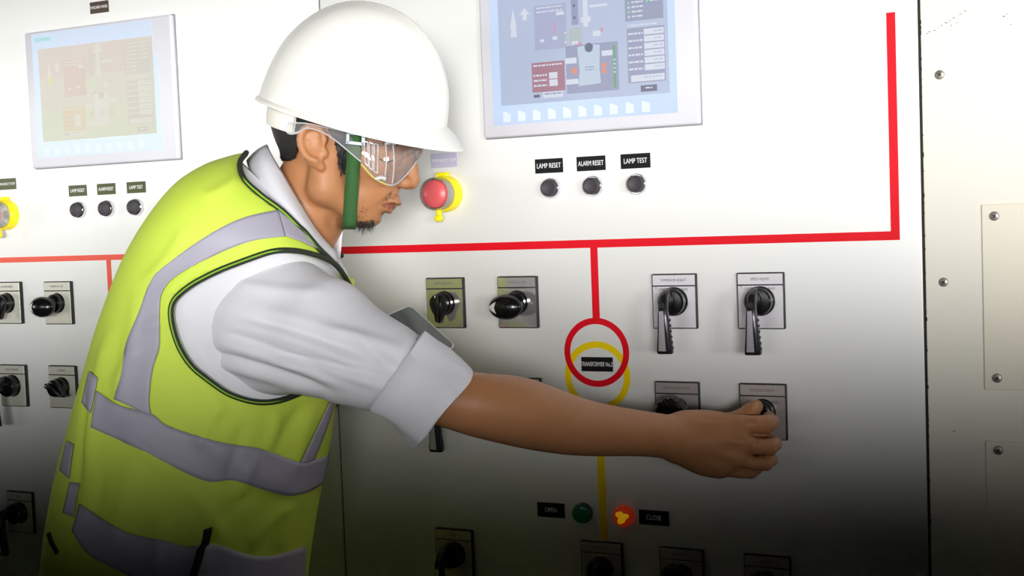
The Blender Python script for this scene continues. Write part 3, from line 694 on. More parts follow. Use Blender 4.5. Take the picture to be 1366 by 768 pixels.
M['tablet'] = mat('dark_glass', (56, 66, 62), 0.10, var=0.1, spec=0.8); M['tablet_edge'] = mat('silver_edge', (188, 190, 192), 0.3, 0.6, var=0.03)
M['trousers'] = mat('dark_trousers', (38, 42, 52), 0.85, var=0.1, scale=60); M['shoe'] = mat('black_leather', (22, 20, 19), 0.4, var=0.1)

ZH = 1.66
base = V(250, 800, 1.68); base = np.array([base[0], base[1], 0.0])
person = thing('person', 'man in white hard hat, goggles and lime safety vest reaching to turn a switch', 'person', tuple(base))
def pobj(name, v, q, m, parent=None, smooth=True):
    o = mesh_obj(name, np.asarray(v)-(base if parent is None or parent.parent or parent is person or True else 0), q, m, parent or person, smooth); return o
class PB(MB):
    def make(s, name, m, parent=None, smooth=True, angle=50):
        s.v = [(x-base[0], y-base[1], z-base[2]) for x, y, z in s.v]
        return s.build(name, m, parent or person, smooth, angle)

# ---- body -------------------------------------------------------------------
B = SDF()
h = lambda x, y, dz=0: (x, y, ZH+dz/1000.0)
# neck and trunk core
B.chain([((432, 228, ZH+.010), 52), ((404, 285, ZH+.015), 52), ((366, 350, 1.685), 54)], k=20)
B.chain([((356, 360, 1.69), 60), ((300, 470, 1.70), 100), ((255, 650, 1.69), 110), ((240, 790, 1.68), 112)], k=40)
B.C((352, 390, 1.62), 48, (372, 395, 1.80), 48, 40)
# cranium and face
B.E(h(456, 138), (88, 98, 75), 10, k=10)
B.E(h(470, 178), (82, 72, 68), 12, k=20)
B.E(h(505, 178), (38, 42, 58), 15, k=22)
B.E(h(492, 226), (42, 46, 54), 18, k=20)
for s_ in (-1, 1):
    B.C(h(434, 250, s_*50), 17, h(486, 288, s_*14), 15, 18)          # jaw
    B.C(h(434, 210, s_*58), 18, h(432, 250, s_*50), 17, 18)
    B.E(h(494, 216, s_*50), (26, 15, 14), 28, k=14)                 # cheekbone
    B.C(h(531, 190, s_*9), 8, h(508, 186, s_*46), 8, 10)            # brow
B.E(h(489, 262), (30, 30, 42), 30, k=20)
B.E(h(492, 284), (15, 13, 20), 30, k=12)                            # chin
B.E(h(511, 262), (21, 17, 26), 35, k=14)                            # muzzle
for s_ in (-1, 1): B.E(h(527, 207, s_*32), (15, 12, 17), 20, 10, -1)  # eye sockets
for s_ in (-1, 1): B.E(h(515, 208, s_*31), (13.5, 12, 14.5), 20, k=3)   # lids over the eyes
B.chain([(h(538, 203), 7.0), (h(547, 222), 8.2), (h(550, 238), 9.8)], k=9)  # nose
B.E(h(541, 244), (14, 7.5, 15), 22, k=7)
for s_ in (-1, 1): B.E(h(538, 243, s_*13), (9.5, 7.5, 6.5), 20, k=5)
for s_ in (-1, 1): B.E(h(546, 252, s_*6), (5, 3, 3.2), 20, 3, -1)
B.E(h(527, 268), (9.5, 5.5, 21), 38, k=4)                           # lips
B.E(h(513, 278), (10, 5.5, 19), 32, k=4)
B.C(h(531, 274.5, -8), 1.5, h(512, 272, -26), 1.2, 3, -1); B.C(h(531, 274.5, 8), 1.5, h(512, 272, 26), 1.2, 3, -1)
B.C(h(531, 274.5, -8), 1.5, h(531, 274.5, 8), 1.5, 3, -1)
B.C(h(512, 287, -12), 3.0, h(512, 287, 12), 3.0, 8, -1)             # crease above the chin
B.C(h(530, 254, -20), 1.6, h(505, 276, -33), 1.2, 6, -1)            # nasolabial fold
# ears
def ear(dz, s_):
    rim = [(421, 214), (409, 208), (401, 192), (402, 177), (412, 169), (425, 171), (432, 181), (430, 193)]
    B.E((416, 196, ZH+dz), (15, 25, 6), -12, k=4)
    R_ = curve([(x, y, ZH+dz+s_*(.006 if i < 5 else .002)) for i, (x, y) in enumerate(rim)], 14)
    for a, b in zip(R_[:-1], R_[1:]): B.C(tuple(a), 4.0, tuple(b), 4.0, 3)
    B.C((421, 216, ZH+dz), 6, (428, 223, ZH+dz-s_*.003), 5.0, 5)
    B.E((420, 195, ZH+dz+s_*.009), (8.5, 12, 6.5), -12, 5, -1)
    B.C((424, 181, ZH+dz+s_*.006), 2.2, (409, 184, ZH+dz+s_*.007), 2.2, 3, -1)
    B.E((433, 204, ZH+dz-s_*.001), (4.5, 6, 4), 0, k=4)
ear(-.080, -1); ear(.080, 1)
# right arm: shoulder, elbow, forearm
B.chain([((350, 425, 1.60), 58), ((470, 478, 1.52), 44), ((600, 532, 1.455), 33)], k=20)
FA = curve([(604, 533, 1.452, 33), (640, 540, 1.456, 36.6), (687, 548, 1.474, 40.0), (724, 557.5, 1.493, 38.6), (760, 566.7, 1.512, 35.2), (800, 573, 1.536, 31.6), (844, 577, 1.563, 28.4), (873, 580, 1.580, 27.2), (903, 584, 1.598, 27.2)], 40)
for a, b_ in zip(FA[:-1], FA[1:]): B.C(tuple(a[:3]), a[3], tuple(b_[:3]), b_[3], 1)
# right hand
B.C((903, 584, 1.598), 27, (942, 588, 1.603), 25, 8)
for (wx, wy), (mx_, my_), r, z in (((915, 566), (983, 568), 14, 1.603), ((912, 578), (990, 590), 14, 1.600), ((908, 590), (982, 610), 13.5, 1.602), ((905, 598), (962, 622), 12.5, 1.608)):
    B.C((wx, wy, 1.602), 17, (mx_, my_, z), r, 12)
    B.C((wx+8, wy, 1.587), 2.2, (mx_-4, my_, z-.0136), 2.6, 6)      # tendon
B.E((945, 592, 1.612), (46, 40, 17), 18, k=14)
for p in ((983, 567, 1.5985), (990, 589, 1.5955), (982, 610, 1.598), (962, 622, 1.604)): B.E(p, (10, 9.5, 8), 0, k=6)   # knuckles
def finger(pts, k=2.2): B.chain(pts, k=k)
finger([((983, 567, 1.604), 13.4), ((1006, 566, 1.602), 11.2), ((1021, 566, 1.607), 11.8), ((1029, 563, 1.632), 9.8), ((1026, 557, 1.650), 8.4)], 1.5)
finger([((990, 590, 1.602), 12.6), ((1010, 595, 1.601), 10.6), ((1026, 596, 1.606), 11.0), ((1033, 592, 1.632), 9.4), ((1025, 586, 1.652), 8.2)], 1.5)
finger([((982, 611, 1.603), 12.0), ((1004, 617.5, 1.603), 8.8), ((1021, 618, 1.609), 9.4), ((1028, 613, 1.634), 8.6), ((1018, 605, 1.652), 7.8)], 1.5)
finger([((962, 623, 1.609), 11.0), ((985, 630, 1.611), 7.2), ((1002, 630.5, 1.617), 7.4), ((1010, 625, 1.638), 7.0), ((1001, 617, 1.652), 6.8)], 1.5)
for p, q in (((1000, 580, 1.592), (1024, 580.8, 1.598)), ((998, 606, 1.592), (1024, 607.8, 1.600)), ((978, 622.5, 1.596), (1010, 625.0, 1.606))):
    B.C(p, 1.2, q, 2.6, 2, -1)
B.chain([((918, 566, 1.614), 17), ((957, 566, 1.632), 13.5), ((986, 560, 1.640), 11.4), ((1000, 550, 1.642), 10.4), ((1009, 542, 1.643), 8.6)], k=6)
B.E((1000, 594, 1.640), (24, 27, 7), 10, k=6)
# left arm and the hand that holds the tablet
B.chain([((372, 425, 1.83), 46), ((424, 505, 1.865), 38), ((430, 512, 1.86), 36), ((475, 498, 1.83), 34), ((512, 482, 1.80), 27)], k=14)
B.C((508, 484, 1.80), 25, (532, 474, 1.80), 19, 12)
B.E((528, 476, 1.80), (30, 22, 14), -25, k=10)
for i, (a, b_, c_) in enumerate((((538, 464), (556, 460), (568, 462)), ((542, 470), (562, 467), (574, 467)), ((540, 477), (560, 475), (572, 473)), ((534, 484), (553, 484), (565, 481)))):
    B.chain([((*a, 1.802), 9.5), ((*b_, 1.795), 8.5), ((*c_, 1.780), 7.5)], k=3)
B.chain([((505, 474, 1.80), 12), ((515, 481, 1.785), 10), ((528, 486, 1.768), 8.5)], k=5)
bv_, bq_ = B.mesh(0.0022)
bv_ = smooth_mesh(bv_, bq_, 1, 0.4)
body = pobj('body', bv_, bq_, M['skin'])
BODY = bvh_of(bv_, bq_)

# ---- facial hair, brows, eyes, lips -----------------------------------------
HS = SDF(); HS.E(h(456, 140), (92, 103, 80), 10, k=10); HS.E(h(451, 182), (85, 66, 76), 12, k=16)
hv, hq = HS.mesh(0.0025)
x_, y_, z_ = PROJ(hv)
back = [(335, 60), (470, 60), (470, 176), (452, 170), (432, 164), (404, 166), (396, 178), (394, 200), (391, 214), (380, 216), (366, 211), (352, 196), (335, 160)]
side = [(436, 60), (520, 60), (490, 176), (472, 192), (467, 206), (462, 222), (456, 231), (450, 231), (449, 216), (447, 196), (440, 180), (434, 166)]
keep = inpoly(x_, y_, back) | inpoly(x_, y_, side)
fm = keep[hq].all(1)
hv = hv+normals(hv, hq)*(noise3(hv, 420, 3)*0.0010)[:, None]
d_b = np.array([(BODY.find_nearest(Vector(p))[3]) for p in hv[np.unique(hq[fm])]])
u_, inv = np.unique(hq[fm], return_inverse=True); hv2 = hv[u_].copy()
# pull the hair edge down onto the skin so that it lies on the head
for i, p in enumerate(hv2):
    loc, nn, _, dd = BODY.find_nearest(Vector(p)); n3 = np.array(nn)
    out = (p-np.array(loc))@n3
    hv2[i] = np.array(loc)+n3*min(max(out, 0.0028), 0.0065)
hair = pobj('hair', hv2, inv.reshape(-1, 4), M['hair'])
sol = hair.modifiers.new('thickness', 'SOLIDIFY'); sol.thickness = 0.003; sol.offset = -1
rs = np.random.RandomState(5)
def strands(name, regions, m, rad):
    mb = PB()
    for poly, nn, L, dirs, mirror in regions:
        xs, ys = zip(*poly); c = 0
        while c < nn:
            px, py = rs.uniform(min(xs), max(xs)), rs.uniform(min(ys), max(ys))
            if not inpoly(np.array([px]), np.array([py]), poly)[0]: continue
            c += 1; p = hit(BODY, px, py, 0.0003)
            if p is None: continue
            l = L*rs.uniform(0.5, 1.1)/1000; dx, dy, dz = dirs; v1 = RT*(dx+rs.normal()*0.25)-UP*(dy+rs.normal()*0.2)+FW*(dz+rs.normal()*0.25)
            v1 /= np.linalg.norm(v1); v2 = v1*0.8+RT*rs.normal()*0.35-UP*0.3
            pts = np.array([p, p+v1*l*0.5, p+v1*l*0.5+v2*l*0.5]); mb.tube(pts, [rad, rad*0.8, rad*0.3], 4)
            if mirror:
                sx, sy, sz = PROJ(pts); mb.tube(np.array([V(a, b_, 2*ZH-c_) for a, b_, c_ in zip(sx, sy, sz)]), [rad, rad*0.8, rad*0.3], 4)
    return mb.make(name, m)
strands('goatee', [([(474, 295), (500, 292), (500, 298), (480, 301)], 110, 14, (-0.25, 1.0, 0.1), False)], M['hair'], 0.00028)
strands('moustache', [([(520, 256), (534, 258), (528, 265), (510, 266)], 70, 4, (-0.3, 1.0, -0.1), True), ([(484, 272), (506, 282), (498, 292), (474, 292)], 30, 3, (-0.2, 1, 0), True)], M['hair'], 0.00018)
strands('eyebrow', [([(498, 190), (528, 190), (532, 194), (500, 195)], 110, 8, (-0.9, 0.15, 0.1), True)], M['hair'], 0.0003)
strands('sideburn', [([(449, 205), (466, 196), (461, 226), (454, 232)], 160, 9, (0.1, 1.0, -0.05), False)], M['hair'], 0.0003)
e = PB()
lash = [hit(BODY, x, y, 0.0006) for x, y in curve([(506, 212), (515, 216), (523, 214), (527, 210)], 12)]
e.tube(np.array(lash), 0.0011, 6); e.make('eyelashes', M['hair'])
lp = PB(); P = []
for t in np.linspace(0, 1, 9):
    row = []
    for x, yu, yl in ((508, 273, 274), (513, 271, 276.5), (519, 270, 279), (524, 269.5, 279.5), (527, 270, 277)):
        row.append(hit(BODY, x, yu+(yl-yu)*t, 0.0003))
    P.append(row)
if all(p is not None for r_ in P for p in r_): lp.grid(np.array(P)); lp.make('lips', M['lip'])

# thumb nail
nl = PB(); P = []
for i in range(7):
    P.append([hit(BODY, 1003.5+i*1.5+dx*0.35, 545.5-i*1.15+dx, 0.0004) for dx in np.linspace(-4.2*math.sin(math.pi*(i+1.2)/8.5), 3.0*math.sin(math.pi*(i+1.2)/8.5), 6)])
if all(p is not None for r_ in P for p in r_): nl.grid(np.array(P)); nl.make('thumb_nail', M['nail'])

# ---- shirt --------------------------------------------------------------------
S = SDF()
S.E((318, 430, 1.705), (118, 150, 150), 14.6, k=10)
S.chain([((318, 425, 1.615), 86), ((372, 432, 1.575), 82), ((428, 449, 1.54), 70), ((470, 472, 1.515), 59), ((505, 486, 1.494), 52), ((534, 496, 1.474), 47)], k=14)
S.chain([((372, 425, 1.83), 56), ((415, 495, 1.865), 48), ((428, 500, 1.86), 46)], k=30)
sv, sq = S.mesh(0.0035)
sv = smooth_mesh(sv, sq, 2, 0.5); sn = normals(sv, sq)
px, py, pz = PROJ(sv)
along = (px-330)*0.93+(py-400)*0.37; perp = -(px-330)*0.37+(py-400)*0.93
near = (pz < 1.70)
arm = np.clip((px-270)/70, 0, 1)*near
wr = np.zeros(len(sv))
def fold(x0, y0, x1, y1, wd, amp, bend=0.0):
    """a soft crease running between two places on the cloth"""
    L = math.hypot(x1-x0, y1-y0); ux, uy = (x1-x0)/L, (y1-y0)/L
    a = (px-x0)*ux+(py-y0)*uy; t = a/L; q = -(px-x0)*uy+(py-y0)*ux-bend*4*t*(1-t)
    m_ = np.clip(t*5, 0, 1)*np.clip((1-t)*5, 0, 1); return amp*m_*np.exp(-(q/wd)**2)*near
for f_ in ((280, 455, 470, 520, 7, .0045, -6), (300, 430, 500, 500, 8, .0040, -8), (330, 410, 520, 470, 9, .0030, -6), (262, 480, 430, 530, 7, .0045, -5), (300, 372, 440, 388, 8, .0025, 6),
           (258, 500, 400, 525, 7, .0040, 4), (360, 480, 520, 520, 7, .0035, -5), (420, 440, 545, 472, 8, .003, -6), (290, 500, 340, 530, 6, .0035, 2), (470, 440, 540, 500, 7, .0025, 4),
           (285, 440, 455, 508, 5, -.0040, -6), (270, 468, 450, 526, 5, -.0045, -5), (310, 420, 510, 486, 5, -.0030, -7), (340, 470, 530, 508, 5, -.0035, -5)): wr += fold(*f_)
wr += 0.0012*noise3(sv, 60, 9)
# shoulder seam
sm = np.abs(px-(300-18*np.sin((py-362)/65*1.6))); wr -= 0.0012*np.exp(-(sm/2.2)**2)*((py > 362) & (py < 430) & near)
sv = sv+sn*wr[:, None]
cut = ((px > 533+(495-py)*0.62) & near & (px > 480))
fm = ~cut[sq].any(1)
SHIRT_PART = (sv, sq[fm])
# ---- vest ---------------------------------------------------------------------
TOR = np.array([  # back px, py, front px, py, half depth, centre depth
 (60, 905, 398, 925, .176, 1.68), (64, 830, 400, 850, .176, 1.68), (70, 745, 410, 745, .175, 1.68), (84, 655, 423, 660, .172, 1.682), (104, 575, 438, 585, .170, 1.685), (126, 490, 451, 505, .174, 1.69), (151, 412, 463, 430, .184, 1.695),
 (181, 342, 470, 386, .196, 1.70), (212, 292, 466, 360, .200, 1.70), (247, 250, 454, 340, .188, 1.70), (281, 225, 444, 322, .158, 1.695), (310, 212, 432, 308, .118, 1.69), (332, 205, 424, 296, .088, 1.685)], float)
NR, NT = 190, 160
tp = curve(np.c_[TOR[:, :4]/1000, TOR[:, 4:]], NR); tp[:, :4] *= 1000
def torso_pt(r, th, extra=0.0):
    bx, by, fx, fy, bz, Z = r; c = V((bx+fx)/2, (by+fy)/2, Z); a = V(fx, fy, Z)-c
    wv = c-CAM; wv = wv/np.linalg.norm(wv); wv = wv-a*(wv@a)/(a@a); wv /= np.linalg.norm(wv)
    cs, sn_ = np.cos(th), np.sin(th); e_ = 0.88
    return c+np.outer(np.sign(cs)*np.abs(cs)**e_, a*(1+extra))-np.outer(np.sign(sn_)*np.abs(sn_)**e_, wv*(bz+extra*0.1))
th = np.linspace(0, 2*np.pi, NT, endpoint=False)
TV = np.array([torso_pt(r, th) for r in tp])
G = np.arange(NR*NT).reshape(NR, NT)
TQ = np.stack([G[:-1], np.roll(G[:-1], -1, 1), np.roll(G[1:], -1, 1), G[1:]], -1).reshape(-1, 4)
tv = TV.reshape(-1, 3); tn = normals(tv, TQ); cen = tv.mean(0)
if ((tv-cen)*tn).sum() < 0: tn = -tn
px, py, pz = PROJ(tv); near = pz < 1.72
dsp = 0.0014*noise3(tv, 26, 2)+0.0005*noise3(tv, 75, 4)
for f_ in ((150, 430, 118, 640, 9, .006, 6), (185, 380, 150, 560, 10, .004, -6), (250, 560, 400, 660, 14, .004, 10), (300, 640, 260, 768, 12, .006, 6), (330, 560, 300, 660, 7, -.004, 4), (345, 600, 318, 668, 6, .005, 3), (420, 540, 385, 650, 9, .005, 4),
           (400, 640, 370, 740, 9, .004, 0), (180, 600, 150, 740, 12, .005, 0), (260, 420, 190, 440, 8, .003, 3), (230, 470, 300, 560, 10, .003, -5), (120, 500, 98, 690, 5, -.005, 0), (220, 680, 205, 768, 10, .004, 0),
           (300, 535, 262, 600, 6, .0045, 4), (372, 545, 352, 606, 6, .0045, -4), (405, 540, 372, 600, 6, -.0035, 3), (285, 350, 215, 400, 7, .004, 5), (250, 300, 190, 380, 8, .0035, -6), (160, 560, 240, 640, 8, .0045, 6), (340, 655, 300, 700, 6, -.004, 4), (240, 640, 300, 730, 8, .0045, -6), (390, 670, 330, 735, 7, .0045, 5), (140, 620, 128, 700, 6, -.004, 3), (270, 265, 320, 235, 8, .003, 3), (190, 460, 150, 520, 6, .003, 3)): dsp += fold(*f_)
tv = tv+tn*dsp[:, None]
# shirt trunk: same form a little inside the vest, one mesh with the sleeves
ti = tv-tn*0.007; top_ = NR-4
ts = NR*2//9; qi = TQ.reshape(NR-1, NT, 4)[ts:top_].reshape(-1, 4)
sv_, sq_ = SHIRT_PART
shirt = pobj('shirt', np.vstack([sv_, ti]), np.vstack([sq_, qi+len(sv_)]), M['shirt'])
# rolled cuff
cp = PB(); rings = []
CR = [((528, 494), (34, -49), .0500, 1.475, 1.0), ((531, 496), (35.5, -54), .0540, 1.473, 1.0), ((546, 506), (35, -51.5), .0525, 1.466, 1.0), ((562, 517), (36.5, -51), .0535, 1.460, 1.0), ((578, 532), (38.5, -51), .054, 1.452, 1.0),
      ((590.5, 544), (40.5, -50.5), .0545, 1.447, 1.0), ((592, 545), (39, -48.5), .0525, 1.446, 1.0), ((590, 543), (36.5, -46), .0500, 1.447, 1.0), ((570, 526), (33, -44), .047, 1.457, 1.0)]
nA = 72
for ri, ((cx, cy), (hx, hy), bz, Z, _) in enumerate(CR):
    c = V(cx, cy, Z); a = V(cx+hx, cy+hy, Z)-c; ax = V(620, 575, 1.447)-V(532, 495, 1.474); ax /= np.linalg.norm(ax)
    dpt = CAM-c; dpt = dpt-a*(dpt@a)/(a@a); dpt /= np.linalg.norm(dpt)
    ring = []
    for k in range(nA):
        t = 2*math.pi*k/nA
        rr = 1+0.012*math.sin(9*t+ri*1.1)*(ri > 1)+0.018*math.sin(3*t+1.3*ri*0.5)+0.012*math.sin(5*t+ri*0.7)+(0.06 if ri in (4, 5, 6) else 0.02 if ri == 3 else 0)*math.exp(-((math.atan2(math.sin(t-3.35), math.cos(t-3.35)))/0.35)**2)
        ring.append(c+a*math.cos(t)*rr+dpt*bz*math.sin(t)*rr+ax*((0.0045*math.sin(t)+0.002*math.sin(3*t)) if ri >= 3 else 0))
    rings.append(ring)
cp.grid(np.array(rings), closed_v=True); cp.make('rolled_cuff', M['shirt'], shirt)
# collar: a folded band round the neck, open at the throat
ZC_ = 1.675
inner = curve([(356, 193, ZC_), (362, 206, 1.628), (377, 232, 1.606), (398, 268, 1.598), (420, 304, 1.606), (438, 326, 1.632), (446, 334, 1.655)], 30)
outer = curve([(329, 214, ZC_), (333, 226, 1.622), (352, 256, 1.578), (380, 285, 1.562), (405, 314, 1.568), (428, 342, 1.592), (452, 350, 1.632)], 30)
cb = PB()
for sgn in (1, -1):
    G = []
    for t in np.linspace(0, 1, 12):
        row = []
        for a, b_ in zip(inner, outer):
            q = a*(1-t)+b_*t; bul = 0.010*math.sin(math.pi*min(1, t*1.25)**0.8) if t < 0.8 else 0.010*math.sin(math.pi)*0
            zz = q[2]-0.010*math.sin(math.pi*t)
            yy = q[1]-5*math.sin(math.pi*t)*0.6
            row.append(V(q[0], yy, zz if sgn > 0 else 2*ZC_-zz))
        G.append(row)
    cb.grid(np.array(G))
    # stand inside the fold
    st = curve([(360, 205, ZC_), (366, 215, 1.634), (380, 240, 1.613), (400, 275, 1.606), (420, 309, 1.614), (440, 332, 1.640)], 30)
    cb.grid(np.array([[V(p[0], p[1], p[2] if sgn > 0 else 2*ZC_-p[2]) for p in (inner*[1, 1, 1])[:30]], [V(p[0]+6, p[1]+14, (p[2]+.004) if sgn > 0 else 2*ZC_-p[2]-.004) for p in st]]))
co = cb.make('collar', M['shirt'], shirt); sol = co.modifiers.new('thickness', 'SOLIDIFY'); sol.thickness = 0.0016; sol.offset = 0
fl = PB(); G = []
for t in np.linspace(0, 1, 8):     # far collar wing seen past the throat
    G.append([V(432+26*u-4*t, 296+8*u+t*(46-6*u), 1.675+0.045*(1-u)-0.006*math.sin(3*u)) for u in np.linspace(0, 1, 8)])
fl.grid(np.array(G)); fo = fl.make('collar_wing', M['shirt'], shirt); sol = fo.modifiers.new('thickness', 'SOLIDIFY'); sol.thickness = 0.0016

TB = bvh_of(tv, TQ)
ARM = [(472, 395), (458, 370), (441, 350), (409, 338), (382, 334), (358.6, 336), (323, 348), (284, 364), (253, 381), (232, 401), (229, 424), (235.5, 452), (245, 473), (257, 490), (271, 502), (299, 522), (323, 532), (347, 536.5), (371, 534), (391, 527), (409, 518)]
arm_c = curve(ARM, 120)
arm_poly = np.vstack([arm_c, [(440, 500), (478, 440), (490, 410)]])
NECK = [(329, 206), (319.5, 220), (325, 241), (347, 262), (374, 282), (394, 301), (405, 311), (421, 330), (441, 350)]
neck_c = curve(NECK, 80)
neck_poly = np.vstack([neck_c, [(470, 372), (540, 330), (450, 150), (330, 170)]])
ctr = tv[TQ].mean(1)
cx, cy, cz = PROJ(ctr); mz = np.where(cz > 1.70, 3.40-cz, cz)        # both sides of the vest are cut alike
far = cz > 1.70
mc = np.array([V(a, b_, c_) for a, b_, c_ in zip(cx, cy, mz)])
# mirror through the trunk's own middle plane so that far openings match
mx_, my_, _ = PROJ(mc)
arm_far = (arm_poly-[345, 430])*0.45+[352, 432]
cutm = np.where(far, inpoly(mx_, my_, arm_far), inpoly(mx_, my_, arm_poly)) | inpoly(mx_, my_, neck_poly)
vq = TQ[~cutm]
vest = pobj('safety_vest', tv, vq, M['vest'])
sol = vest.modifiers.new('thickness', 'SOLIDIFY'); sol.thickness = 0.0016; sol.offset = 1
def strip(name, A, Bc, m, n=70, k=9, off=0.0026, parent=None, smooth_=True):
    a = curve(A, n); b_ = curve(Bc, n); P = []
    for t in np.linspace(0, 1, k):
        row = []
        for u, v_ in zip(a, b_):
            q = u*(1-t)+v_*t; p = hit(TB, q[0], q[1], off); row.append(p)
        P.append(row)
    # fill the few rays that pass the silhouette from their neighbours
    for row in P:
        last = None
        for i in range(len(row)):
            if row[i] is None: row[i] = last
            last = row[i]
        for i in range(len(row)-2, -1, -1):
            if row[i] is None: row[i] = row[i+1]
    mb = PB(); mb.grid(np.array(P)); o = mb.make(name, m, parent or vest)
    s2 = o.modifiers.new('thickness', 'SOLIDIFY'); s2.thickness = 0.0006; s2.offset = 0
    return o
strip('reflective_tape', [(370, 281), (323, 292), (280, 313), (237, 342), (210, 364), (200, 381), (187, 415), (171, 455), (165, 490), (154, 532)],
      [(380, 316), (339, 321), (300, 334), (261, 354), (230, 374), (217, 393), (214, 413), (214, 440), (213, 465), (204, 495), (200, 535), (203, 553)][:10]+[(200, 535), (203, 555)], M['refl'], 90)
strip('reflective_tape', [(370, 281), (394, 301), (420, 331)], [(380, 316), (400, 323), (427, 335)], M['refl'], 24)
strip('reflective_tape', [(130, 521), (160, 540), (203, 552), (226, 568), (295, 590), (347, 598), (399, 616), (419, 612), (438, 606)],
      [(122, 570), (182, 596), (234, 624), (279, 642), (311, 640), (351, 652), (383, 660), (407, 656), (428, 645)], M['refl'], 90)
strip('reflective_tape', [(440, 531), (420, 572), (398, 618)], [(445.5, 534), (434, 570), (417, 614)], M['refl'], 30, 5)
strip('reflective_tape', [(108, 672), (138, 692), (174, 711), (222, 721), (250, 728), (287, 725), (323, 737), (355, 741), (406, 728)],
      [(98, 708), (118, 737), (154, 758), (200, 778), (250, 792), (290, 794), (330, 800), (360, 802), (404, 792)], M['refl'], 80)
strip('reflective_tape', [(121, 495), (132, 504)], [(111, 537), (122, 551)], M['refl'], 8, 8)
strip('reflective_tape', [(91, 588), (100, 593)], [(82, 627), (94, 639)], M['refl'], 8, 8)
strip('reflective_tape', [(95, 643), (108, 645)], [(86, 684), (100, 690)], M['refl'], 8, 8)
def fars(name, ya, yb, w1, w2):
    """the band carries on round the far side of the vest"""
    t_b = np.argsort(np.abs(tp[:, 1]-ya))[0]; t_f = np.argsort(np.abs(tp[:, 3]-yb))[0]; P = []
    for d_ in (0, 1, 2, 3, 4):
        row = []
        for u in np.linspace(0, 1, 40):
            i = (t_b+(t_f-t_b)*u)-d_/4*(w1+(w2-w1)*u); i0 = int(np.clip(i, 0, NR-1)); r = tp[i0]+(tp[min(i0+1, NR-1)]-tp[i0])*(i-i0)
            row.append(torso_pt(r, np.array([math.pi*(1.06+0.85*u)]), 0.018)[0])
        P.append(row)
    mb = PB(); mb.grid(np.array(P)); mb.make(name, M['refl'], vest)
fars('reflective_tape', 500, 606, 11, 10)
def piping(pts, r, name='edge_piping', n=120, close=False):
    P = [hit(TB, x, y, 0.0025) for x, y in curve(pts, n)]; P = [p for p in P if p is not None]
    mb = PB(); P = np.array(P)
    for _ in range(2): P[1:-1] = (P[:-2]+P[1:-1]*2+P[2:])/4
    mb.tube(P, r, 8); o = mb.make(name, M['piping'], vest)
    g = PB(); Q = np.array([p-FW*r*0.9+0.0*UP for p in P]); g.tube(Q, r*0.28, 6); g.make('stitching', M['lime_edge'], vest)
    # far side counterpart
    sx, sy, sz = PROJ(P); Q = []
    for a, b_, c_ in zip(sx, sy, sz):
        if c_ > 1.665: continue
        q = V(a, b_, 3.40-c_) if pts is NECK else V((a-345)*0.45+352, (b_-430)*0.45+432, 1.90)
        loc, nn, _, _ = TB.find_nearest(Vector(q)); q2 = np.array(loc)
        Q.append(q2+FW*0.0025)
    Q = np.array(Q)
    for _ in range(4): Q[1:-1] = (Q[:-2]+Q[1:-1]*2+Q[2:])/4
    F = PB(); F.tube(Q, r, 6); F.make(name, M['piping'], vest)
    return o
piping(ARM, 0.0036); piping(NECK, 0.0036)
sd = PB(); P = [hit(TB, x, y, 0.005) for x, y in curve([(278, 702), (268, 735), (256, 772), (250, 795)], 24)]
G = np.array([[p-RT*0.0045-UP*.0015, p-FW*0.0015, p+RT*0.0045+UP*.0015] for p in P]); sd.grid(G); o = sd.make('side_tie', M['black_web'], vest); o.modifiers.new('thickness', 'SOLIDIFY').thickness = 0.002
hb = PB(); P = [hit(TB, x, y, 0.002) for x, y in curve([(67, 712), (71, 724), (78, 737)], 12)]; P = [p for p in P if p is not None]
if len(P) > 3: hb.tube(np.array(P), 0.003, 8); hb.make('edge_piping', M['piping'], vest)

# ---- hard hat -------------------------------------------------------------------
ang = math.radians(16); roll = math.radians(10)
HX = math.cos(ang)*RT-math.sin(ang)*UP; HZ0 = math.sin(ang)*RT+math.cos(ang)*UP
vr = V(470, 160, 1.0)-CAM; vr = vr-HX*(vr@HX)-HZ0*(vr@HZ0); vr /= np.linalg.norm(vr)      # away from the viewer
HY = math.cos(roll)*vr+math.sin(roll)*HZ0; HZ = math.cos(roll)*HZ0-math.sin(roll)*vr
HO = V(469.5, 161, ZH)
def hatp(x, y, z): return HO+(HX*x+HY*y+HZ*z)/1000.0
A_, W_, H_ = 123.0, 106.0, 152.0
def dome(phi, el, k=1.0):
    ce, se = math.cos(el), math.sin(el)
    x = A_*k*math.cos(phi)*ce**0.96; y = W_*k*math.sin(phi)*ce**0.96; z = H_*k*se
    cr = math.exp(-(y/17.0)**4)*2.2*min(1, max(0, (z-30)/40.0)) if k >= 1 else 0       # crest along the middle
    return x*(1+cr/150), y, z+cr
hat = thing('hard_hat', '', 'x'); del hat['label']; del hat['category']; hat.parent = person
mb = PB(); P = []; NP = 96
for i in range(33):
    el = math.pi/2*(1-i/32.0)*0.999
    P.append([hatp(*dome(2*math.pi*k/NP, el)) for k in range(NP)])
def brim_out(phi):
    f = max(0.0, math.cos(phi)); return 8+19*f**2.0-4.0*max(0.0, -math.cos(phi))
prof = [(0.0, 0.0), (0.3, 0.3), (0.7, 0.2), (0.95, -0.2), (1.02, -1.2), (1.0, -2.6), (0.9, -3.0), (0.4, -3.2), (-0.25, -3.4)]
